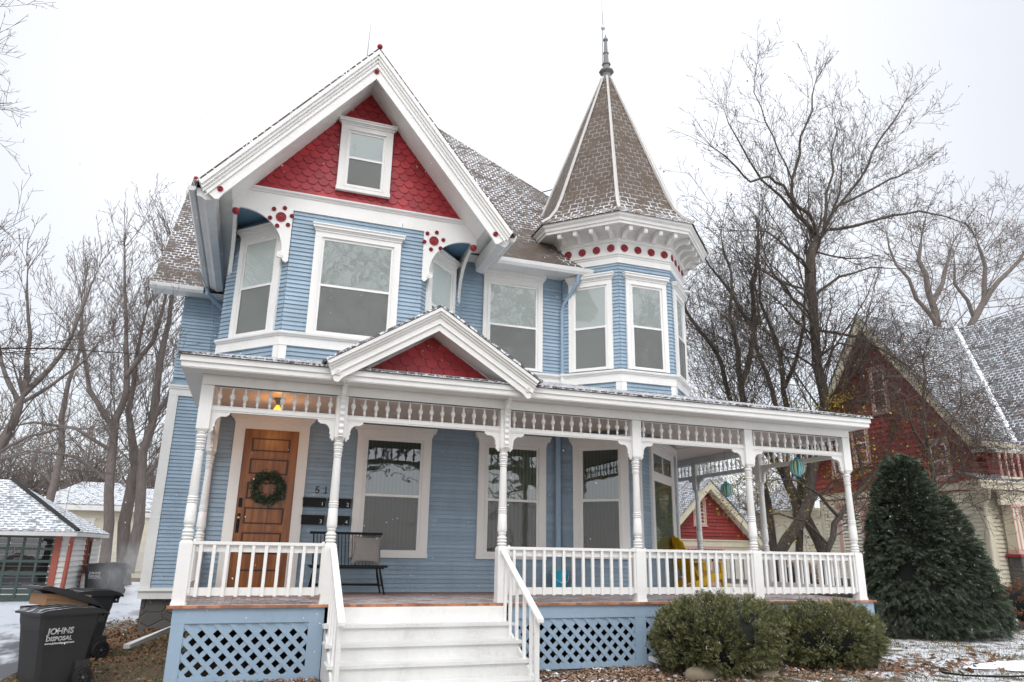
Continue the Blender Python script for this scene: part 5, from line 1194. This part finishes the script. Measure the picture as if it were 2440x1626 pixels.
# big red and cream house on the right
NH=thing('neighbour_house','large red and cream house with steep grey roof behind the evergreen','house',(24,9,G))
NX=20.0; off=-Vector((24,9,G))
class OFr(Fr):
    def __init__(s,o,u): super().__init__(o,u); s.o=s.o+off
def oobj(*a,**k): return obj(*a,**k)
GW=OFr((NX,12.2),(0,-1))   # gable wall seen from the left, u runs towards the viewer
SWf=OFr((NX,5.6),(1,0))
mb=MB(); clap(mb,GW,0,6.6,G+.8,2.7,.12,.04); clap(mb,SWf,0,9,G+.8,2.7,.12,.04); mb.box(None,*[a for a in (NX-24+.03,5.5,5.6-9+.03,3.2)],0,3.6); obj('cream_wall',mb,cream2,NH)
mb=MB(); mb.box(GW,-.01,6.6,-.02,.04,2.70,2.95); mb.box(GW,6.48,6.62,-.02,.045,G+.8,2.7); mb.box(SWf,-.03,.12,-.02,.045,G+.8,2.7); mb.box(GW,-.04,.12,-.02,.045,G+.8,2.7); obj('trim_board',mb,cream,NH)
mb=MB(); mb.box(GW,-.0,6.6,-.02,.09,2.93,3.0); mb.box(GW,0,6.6,-.02,.055,2.655,2.70); obj('red_moulding',mb,rust,NH)
mb=MB(); clap(mb,GW,-.3,6.9,2.98,9,.17,.03)
mb.cut(GW.p(3.34,0,8.75),(GW.u*1.35+Vector((0,0,1)))); mb.cut(GW.p(3.34,0,8.75),(-GW.u*1.35+Vector((0,0,1))))
clap(mb,SWf,-.3,9,2.98,3.9,.17,.03); obj('red_shingle_wall',mb,nred,NH)
mb=MB(); mb.box(GW,.0,6.6,-.3,-.03,G,4.3); mb.prism(GW,[(0,4.2),(6.6,4.2),(3.34,8.6)],-.3,-.04); obj('wall_core',mb,nred,NH)
mb=MB(); mb.box(GW,0.02,6.58,-.05,.03,G,G+.8); mb.box(SWf,.02,9,-.05,.03,G,G+.8); obj('stone_foundation',mb,st,NH)
RG=OFr((NX-.55,12.2),(0,-1)); sl=1.35; hx=3.75
mb=MB()
for sg in (-1,1):
    q=[(3.34,9.0),(3.34+sg*hx,9.0-sl*hx),(3.34+sg*(hx-.12),9.0-sl*hx-.10),(3.34+sg*(hx-.30),9.0-sl*(hx-.30)-.42),(3.34,8.52)]
    if sg>0: q=q[::-1]
    mb.prism(RG,q,-.03,.03)
obj('rake_board',mb,cream,NH)
mb=MB()
for sg in (-1,1):
    q=[(3.34,8.92),(3.34+sg*(hx-.05),8.92-sl*(hx-.05)),(3.34+sg*(hx-.25),8.92-sl*(hx-.25)-.15),(3.34,8.66)]
    if sg>0: q=q[::-1]
    mb.prism(RG,q,-1.2,-.031)
obj('soffit',mb,nred,NH)
def P3(x,y,z): return (x-24,y-9,z-G) if False else (Vector((x,y,z))+off)
# note: frames already use world z minus G through off
mb=MB(); yr=8.86; zr=9.03; ye=yr-hx-.02; ze=zr-sl*(hx+.02)
slab(mb,[P3(NX-.62,ye,ze),P3(21.0,ye,ze),P3(24.2,yr,zr),P3(NX-.62,yr,zr)][::1]); slab(mb,[P3(NX-.62,2*yr-ye,ze),P3(30,2*yr-ye,ze),P3(30,yr,zr),P3(NX-.62,yr,zr)]); obj('main_roof',mb,roof_gr,NH)
mb=MB(); # cross wing roof rising to the right
slab(mb,[P3(20.95,2.6,ze),P3(20.95,ye,ze),P3(24.2,yr,zr),P3(24.25,2.6,zr)]); obj('wing_roof',mb,roof_gr,NH)
mb=MB(); mb.tube([P3(21.0,ye,ze+.07),P3(24.2,yr,zr+.07)],.10,6); obj('snow_filled_valley',mb,snowm,NH)
mb=MB(); gutter(mb,P3(NX-.62,ye-.05,ze-.02),P3(28,ye-.05,ze-.02),.07)
for k in range(14): mb.box(None,NX-.3+k*.45-24,NX-.22+k*.45-24,ye-9+.1,5.55-9,ze-.22-G,ze-.12-G)
obj('eave_gutter',mb,cream,NH)
# windows of that house  (u = 12.2 - y)
simple_window(NH,GW,.95,1.85,.80,2.30,pink,.17); simple_window(NH,GW,2.15,2.6,1.0,2.2,pink,.13)
simple_window(NH,GW,5.05,5.6,3.15,4.15,pink,.14); simple_window(NH,GW,2.0,2.5,3.9,5.3,pink,.14); simple_window(NH,GW,3.1,3.6,5.6,7.0,pink,.12); simple_window(NH,GW,.9,1.5,3.6,4.9,pink,.14)
# porch of that house
pf=OFr((19.15,5.25),(1,0))
mb=MB(); mb.box(pf,0,9,-.35,.25,2.62,2.80); mb.box(pf,-.05,9,-.35,.30,2.801,2.86); mb.box(pf,.9,9,.0,.1,2.2,2.60); obj('porch_roof',mb,cream,NH)
mb=MB(); slab(mb,[P3(19.1,4.95,2.87),P3(28,4.95,2.87),P3(28,5.6,3.1),P3(19.1,5.6,3.1)]); obj('porch_roof_covering',mb,roof_gr,NH)
o=None; mb=MB(); mb.box(pf,.95,9,.10,.17,3.72,3.79); mb.box(pf,.98,9,.10,.17,2.95,3.01); o=obj('balcony_rail',mb,cream,NH)
for k in range(16):
    mb=MB(); mb.lathe([(.045,3.01),(.045,3.2),(.02,3.24),(.035,3.32),(.045,3.38),(.025,3.5),(.045,3.56),(.045,3.72)],8,Matrix.Translation(pf.p(1.08+k*.26,.135,0))); obj('baluster',mb,pink,o)
mb=MB(); mb.box(pf,1.28,1.62,-.2,.08,.9,2.6); pcn=obj('porch_column',mb,cream,NH); mb=MB()
for a in (1.28,1.42,1.58): mb.box(pf,a,a+.04,.0805,.10,.95,2.15)
mb.box(pf,1.24,1.66,-.2,.12,2.15,2.23); mb.box(pf,1.24,1.66,-.2,.13,.84,.95); obj('column_moulding',mb,pink,pcn)
mb=MB(); mb.box(pf,1.28,4,-.25,.13,G,.75); obj('stone_pier',mb,st,NH); mb=MB(); mb.box(pf,1.22,4,-.28,.18,.751,.83); obj('pier_cap',mb,redd,NH)
simple_window(NH,SWf,1.55,2.6,1.05,2.15,pink,.12)
mb=MB(); mb.tube([pf.p(.35,.2,2.62),pf.p(.55,.0,2.4),pf.p(.62,-.2,2.2),pf.p(.66,-.25,G+.2)],.06,8); obj('downspout',mb,cream,NH)
# low rear wing of that house, facing left
BW=OFr((19.9,14.9),(0,-1)); mb=MB(); clap(mb,BW,0,2.7,G+.3,2.3,.11,.02); mb.box(None,19.93-24,26-24,12.2-9,14.9-9,0,3.1); obj('rear_wing_wall',mb,cream2,NH)
mb=MB(); mb.box(BW,-.02,.12,-.02,.05,G+.3,2.1); mb.box(BW,0,2.7,-.02,.05,2.1,2.35); mb.box(BW,-.3,2.7,-.02,.45,2.36,2.42); obj('rear_wing_trim',mb,cream,NH)
mb=MB(); slab(mb,[P3(19.4,15.3,2.44),P3(19.4,12.25,2.44),P3(22.9,12.25,5.2),P3(22.9,15.3,5.2)]); obj('rear_wing_roof',mb,roof_gr,NH)
# red gabled carriage house in the middle
CHs=thing('carriage_house','small red gabled garage with snowy grey roof seen through the porch','garage',(18.8,18,G)); off=-Vector((18.8,18,G)); CXX=18.85
CF=OFr((0,18),(1,0))
mb=MB(); clap(mb,CF,16.4,21.3,1.30,3.6,.15,.035); mb.cut(CF.p(CXX,0,3.56),(1.0,0,1)); mb.cut(CF.p(CXX,0,3.56),(-1.0,0,1)); obj('red_gable_wall',mb,nred,CHs)
mb=MB(); mb.prism(CF,[(16.9,G),(20.9,G),(20.9,1.3),(CXX,3.5),(16.9,1.3)],-4,-.02); clap(mb,CF,16.9,20.9,G+.1,1.0,.12,.02); obj('cream_wall',mb,cream2,CHs)
mb=MB(); mb.box(CF,16.8,21.0,-.02,.06,1.0,1.25); mb.box(CF,16.8,21.0,-.02,.10,1.25,1.30)
for sg in (-1,1):
    q=[(CXX,3.86),(CXX+sg*2.7,3.86-1.0*2.7),(CXX+sg*2.55,3.86-1.0*2.55-.32),(CXX,3.48)]
    if sg>0: q=q[::-1]
    mb.prism(CF,q,.35,.40); q2=[(a,b_-.04) for a,b_ in q]; mb.prism(CF,q2,0.0,.349)
obj('rake_board',mb,cream,CHs)
mb=MB()
for sg in (-1,1): slab(mb,[P3(CXX,17.56,3.88),P3(CXX+sg*2.75,17.56,3.88-2.75),P3(CXX+sg*2.75,23,3.88-2.75),P3(CXX,23,3.88)])
obj('gable_roof',mb,roof_gr,CHs)
mb=MB(); slab(mb,[P3(15,18.9,1.35),P3(22.6,18.9,1.35),P3(22.6,22.6,5.2),P3(15,22.6,5.2)]); slab(mb,[P3(15,26.3,1.35),P3(22.6,26.3,1.35),P3(22.6,22.6,5.2),P3(15,22.6,5.2)]); obj('main_roof',mb,roof_gr,CHs)
mb=MB(); mb.box(None,15.4-18.8,22.3-18.8,1.3,8,0,2.4); obj('side_wall',mb,cream2,CHs)
simple_window(CHs,CF,18.22,18.68,1.98,2.95,pink,.11,cream,True)
mb=MB(); rect_frame(mb,CF,17.25,19.65,G+.1,1.0,.12,-.01,.05); rect_frame(mb,CF,19.0,19.001,G,1,.0,0,.01)
for k in range(14): mb.box(CF,17.35+k*.17,17.38+k*.17,.0,.04,.3,.9)
mb.box(CF,17.3,19.6,.0,.03,G+.1,.35); obj('garage_door',mb,pink,CHs); mb=MB(); mb.quad(CF.p(17.3,.025,.35),CF.p(19.6,.025,.35),CF.p(19.6,.025,.95),CF.p(17.3,.025,.95)); obj('door_glass',mb,dark,CHs)  # dark sheet stands in for the unlit inside behind the door
# garage on the left
GA=thing('garage','low garage with snow covered hip roof and dark green panelled door, left edge','garage',(-7.5,16.5,G)); off=-Vector((-7.5,16.5,G)); gx=-5.12
LF=OFr((0,14.3),(1,0)); LSd=OFr((gx,14.3),(0,1))
mb=MB(); mb.box(None,-10.5+7.5,gx+7.5-.02,14.32-16.5,18.6-16.5,0,1.75); clap(mb,LF,-10.5,gx,G+.02,.95,.15,.035); clap(mb,LSd,0,4.3,G+.02,.95,.15,.035); obj('garage_wall',mb,greyw,GA)
mb=MB(); mb.box(LF,-5.55,-5.38,-.01,.05,G,.9); obj('red_trim_board',mb,rust,GA); mb=MB(); mb.box(LSd,1.85,1.95,-.01,.04,G+.1,.9); obj('red_trim_board',mb,rust,GA)
mb=MB(); mb.tube([LF.p(-5.05,.35,.93),LF.p(-5.12,.08,.75),LF.p(-5.15,.07,G+.05)],.06,8); obj('downspout',mb,rust,GA)
mb=MB(); mb.box(LF,-8.6,-5.55,.0,.03,G+.02,.88)
for c in range(8):
    for r_ in range(4):
        pass
dro=obj('garage_door',mb,dgreen,GA)
mb=MB()
for c in range(8): mb.box(LF,-8.6+c*.38,-8.54+c*.38,.031,.06,G+.02,.88)
for r_ in range(6): mb.box(LF,-8.6,-5.55,.031,.058,G+.02+r_*.335,G+.09+r_*.335)
obj('door_frame_bars',mb,dgreen,dro)
mb=MB(); mb.quad(LF.p(-8.55,.033,G+.42),LF.p(-5.6,.033,G+.42),LF.p(-5.6,.033,.85),LF.p(-8.55,.033,.85)); obj('dark_backing_sheet',mb,dark,dro)  # dark quad painted as the unlit garage behind the panes
mb=MB(); mb.quad(LF.p(-8.55,.04,G+.42),LF.p(-5.6,.04,G+.42),LF.p(-5.6,.04,.85),LF.p(-8.55,.04,.85)); obj('door_pane',mb,glass_up,dro)
simple_window(GA,shift(LSd,.035),2.1,2.45,-.1,.82,rust,.06,dgreen)
mb=MB(); ap=P3(-7.45,16.3,2.52); ap2=P3(-8.4,16.3,2.52); c=[P3(-10.9,13.82,.99),P3(-4.93,13.82,.99),P3(-4.93,18.9,.99),P3(-10.9,18.9,.99)]
slab(mb,[c[0],c[1],ap,ap2]); slab(mb,[c[1],c[2],ap]); slab(mb,[c[2],c[3],ap2,ap]); slab(mb,[c[3],c[0],ap2]); obj('hip_roof',mb,roof_wh,GA)
mb=MB(); mb.tube([c[1]+Vector((0,0,.05)),ap+Vector((0,0,.05))],.07,4); obj('hip_ridge_cap',mb,rubber,GA)
mb=MB(); mb.box(None,-10.9+7.5,-4.93+7.5,13.8-16.5,13.86-16.5,.88-G,.985-G); mb.box(None,-4.99+7.5,-4.92+7.5,13.87-16.5,18.9-16.5,.88-G,.985-G); mb.box(None,-10.8+7.5,-5+7.5,13.87-16.5,14.3-16.5,.90-G,.93-G); obj('eave_board',mb,greyw,GA)
# pale house far behind
FH=thing('background_house','pale cream house with snow covered roof behind the bare trees on the left','house',(-7.5,32,G)); off=-Vector((-7.5,32,G)); FF=OFr((0,30),(1,0))
mb=MB(); clap(mb,FF,-9.6,-1.5,G+.3,2.3,.15,.02); mb.box(None,-9.6+7.5,-1.5+7.5,-1.97,5,0,3.1); obj('wall',mb,cream2,FH)
mb=MB(); slab(mb,[P3(-10.1,29.5,2.45),P3(-5.6,29.5,2.45),P3(-7.0,32.5,3.7),P3(-8.7,32.5,3.7)]); slab(mb,[P3(-10.1,29.5,2.45),P3(-8.7,32.5,3.7),P3(-10.1,35,2.45)]); slab(mb,[P3(-5.6,29.5,2.45),P3(-5.6,35,2.45),P3(-7.0,32.5,3.7)]); slab(mb,[P3(-6,29.9,2.2),P3(-1.2,29.9,2.2),P3(-2.5,33,3.5),P3(-6,33,3.5)]); obj('hip_roof',mb,roof_wh,FH)
mb=MB(); mb.box(FF,-10.1,-5.6,-.1,.5,2.2,2.44); mb.box(FF,-5.6,-1.2,-.1,.1,1.95,2.18); obj('eave_board',mb,white2,FH)
simple_window(FH,FF,-8.2,-7.5,.6,1.7,white,.1); simple_window(FH,FF,-4.2,-3.5,.5,1.6,white,.1)
mb=MB(); mb.box(None,-.3,.3,-.3,.3,0,4.9); ch=obj('chimney',mb,rust,FH,loc=(1.0,2.2,0))
# hedges and brush at the right
shrub('bare_bush','twiggy russet bush beyond the evergreen at the right edge',17.7,2.9,.9,.8,.55,leafr,2600,17,'bush')
shrub('bare_bush','russet twiggy bush between the porch corner and the evergreen',11.4,3.9,.8,.6,.75,leafr,2600,18,'bush')
shrub('low_evergreen','small dark evergreen low behind the right shrub',10.6,1.6,.75,.6,.45,conif,2500,19,'shrub')
# steam by the house corner
sm,nt,b=nt_mat('steam'); nt.nodes.remove(b); vol=nt.nodes.new('ShaderNodeVolumePrincipled'); vol.inputs['Color'].default_value=(.95,.95,.97,1)
tc=nt.nodes.new('ShaderNodeTexCoord'); ln=nt.nodes.new('ShaderNodeVectorMath'); ln.operation='LENGTH'; nt.links.new(tc.outputs['Object'],ln.inputs[0])
fall=nt.nodes.new('ShaderNodeMapRange'); fall.interpolation_type='SMOOTHSTEP'; nt.links.new(ln.outputs['Value'],fall.inputs[0]); fall.inputs[1].default_value=1.0; fall.inputs[2].default_value=.15; fall.inputs[3].default_value=0; fall.inputs[4].default_value=1
nz_=sstep(nt,noise(nt,2.0,4,.6),.38,.7); nt.links.new(math_(nt,'MULTIPLY',math_(nt,'MULTIPLY',fall.outputs[0],nz_),1.3),vol.inputs['Density']); nt.links.new(vol.outputs[0],nt.nodes['Material Output'].inputs['Volume'])
mb=MB(); mb.lathe([(math.sin(math.pi*k/8+.01),-math.cos(math.pi*k/8+.01)) for k in range(9)],14,None,False); o=obj('steam_plume',mb,sm,None,180,loc=(-3.35,12.5,G+.9)); o.scale=(1.1,.9,1.2); kind(o,'stuff')['label']='faint white steam drifting beside the house corner'
# falling snow
mb=MB(); rs_=_r.Random(77)
for _ in range(1300):
    d=rs_.uniform(2.2,16); a=rs_.uniform(-.62,.62)+.337; c=Vector((-.36+math.sin(a)*d,-10.05+math.cos(a)*d,rs_.uniform(-.8,.2+d*.8)))
    if c.y>-.6 and -1.5<c.x<9.8 and c.z>2.8: continue
    r_=rs_.uniform(.0018,.0038)*(1 if d>4 else .55); 
    v=Vector((.5,.1,-1)).normalized()*r_*1.9; s1=Vector((1,0,.5)).normalized()*r_; s2=Vector((0,1,0))*r_
    i=len(mb.v); mb.v+=[c+v,c-v,c+s1,c-s1,c+s2,c-s2]
    for f_ in ((0,2,4),(0,4,3),(0,3,5),(0,5,2),(1,4,2),(1,3,4),(1,5,3),(1,2,5)): mb.f.append(tuple(i+q for q in f_)); mb.m.append(0)
kind(obj('falling_snow',mb,snowm),'stuff')['label']='fine snowflakes falling in front of the house'
# ================================================================== camera, light, sky
cam=bpy.data.cameras.new('camera'); co=bpy.data.objects.new('camera',cam); COL.objects.link(co); scn.camera=co
cam.sensor_width=36; cam.lens=1702.9*36/2440; cam.clip_end=3000; cam.clip_start=.05
yaw,pit,rol=.33711,.28482,.016864
cy,sy,cp,sp=math.cos(yaw),math.sin(yaw),math.cos(pit),math.sin(pit)
f=Vector((sy*cp,cy*cp,sp)); r=Vector((cy,-sy,0)); u=r.cross(f)
r2=r*math.cos(rol)+u*math.sin(rol); u2=u*math.cos(rol)-r*math.sin(rol)
co.matrix_world=Matrix(((r2.x,u2.x,-f.x,-.3602),(r2.y,u2.y,-f.y,-10.0493),(r2.z,u2.z,-f.z,.7028),(0,0,0,1)))
sun=bpy.data.lights.new('sun','SUN'); sun.energy=1.05; sun.angle=R(25); sun.color=(1,.98,.95); so=bpy.data.objects.new('sun',sun); COL.objects.link(so)
sd=Vector((-.35,-.75,.85)).normalized(); so.rotation_euler=sd.to_track_quat('Z','Y').to_euler()
w=bpy.data.worlds.new('World'); scn.world=w; w.use_nodes=True; nt=w.node_tree; bg=nt.nodes['Background']
sk=nt.nodes.new('ShaderNodeTexSky'); sk.sky_type='NISHITA'; sk.sun_disc=False; sk.sun_elevation=math.asin(sd.z); sk.sun_rotation=math.atan2(sd.x,sd.y)
tc=nt.nodes.new('ShaderNodeTexCoord'); se=nt.nodes.new('ShaderNodeSeparateXYZ'); nt.links.new(tc.outputs['Generated'],se.inputs[0])
# overcast: cloud brightness grows towards the zenith, with soft large variation; added glow out of view
nz=N(nt,'ShaderNodeTexNoise',Scale=1.6,Detail=3.0,Roughness=.45); nt.links.new(tc.outputs['Generated'],nz.inputs['Vector'])
z=math_(nt,'MAXIMUM',se.outputs[2],0.0)
L=math_(nt,'MULTIPLY_ADD',z,.26,.77)
bk=nt.nodes.new('ShaderNodeMapRange'); bk.interpolation_type='SMOOTHSTEP'; nt.links.new(se.outputs[1],bk.inputs[0]); bk.inputs[1].default_value=.25; bk.inputs[2].default_value=-.75; bk.inputs[3].default_value=0; bk.inputs[4].default_value=1.25  # unseen sky behind the camera brightened to light the house front
up=nt.nodes.new('ShaderNodeMapRange'); up.interpolation_type='SMOOTHSTEP'; nt.links.new(se.outputs[2],up.inputs[0]); up.inputs[1].default_value=.62; up.inputs[2].default_value=.95; up.inputs[3].default_value=0; up.inputs[4].default_value=1.25  # extra overhead brightness added out of frame as fill
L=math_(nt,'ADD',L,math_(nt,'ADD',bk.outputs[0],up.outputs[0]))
L=math_(nt,'MULTIPLY',L,math_(nt,'MULTIPLY_ADD',nz.outputs['Fac'],.22,.89))
dotn=nt.nodes.new('ShaderNodeVectorMath'); dotn.operation='DOT_PRODUCT'; nt.links.new(tc.outputs['Generated'],dotn.inputs[0]); dotn.inputs[1].default_value=(.25,.83,.50)
dz=nt.nodes.new('ShaderNodeMapRange'); dz.interpolation_type='SMOOTHSTEP'; nt.links.new(dotn.outputs['Value'],dz.inputs[0]); dz.inputs[1].default_value=.74; dz.inputs[2].default_value=.98; dz.inputs[3].default_value=.86; dz.inputs[4].default_value=1.08
L=math_(nt,'MULTIPLY',L,dz.outputs[0])
cc=nt.nodes.new('ShaderNodeCombineColor'); 
nt.links.new(math_(nt,'MULTIPLY',L,.975),cc.inputs[0]); nt.links.new(math_(nt,'MULTIPLY',L,.985),cc.inputs[1]); nt.links.new(math_(nt,'MULTIPLY',L,1.012),cc.inputs[2])
skm=mixc(nt,.97,(0,0,0),(0,0,0)); 
v=nt.nodes.new('ShaderNodeVectorMath'); v.operation='MULTIPLY_ADD'; nt.links.new(sk.outputs[0],v.inputs[0]); v.inputs[1].default_value=(.3,.3,.3)
vm=nt.nodes.new('ShaderNodeVectorMath'); vm.operation='SCALE'; nt.links.new(cc.outputs[0],vm.inputs[0]); vm.inputs['Scale'].default_value=8.9
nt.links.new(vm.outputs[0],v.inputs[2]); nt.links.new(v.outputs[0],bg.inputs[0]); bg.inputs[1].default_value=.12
scn.view_settings.view_transform='Standard'; scn.view_settings.look='None'; scn.view_settings.exposure=0; scn.view_settings.gamma=1
scn.cycles.max_bounces=8; scn.cycles.transparent_max_bounces=16; scn.cycles.use_denoising=True
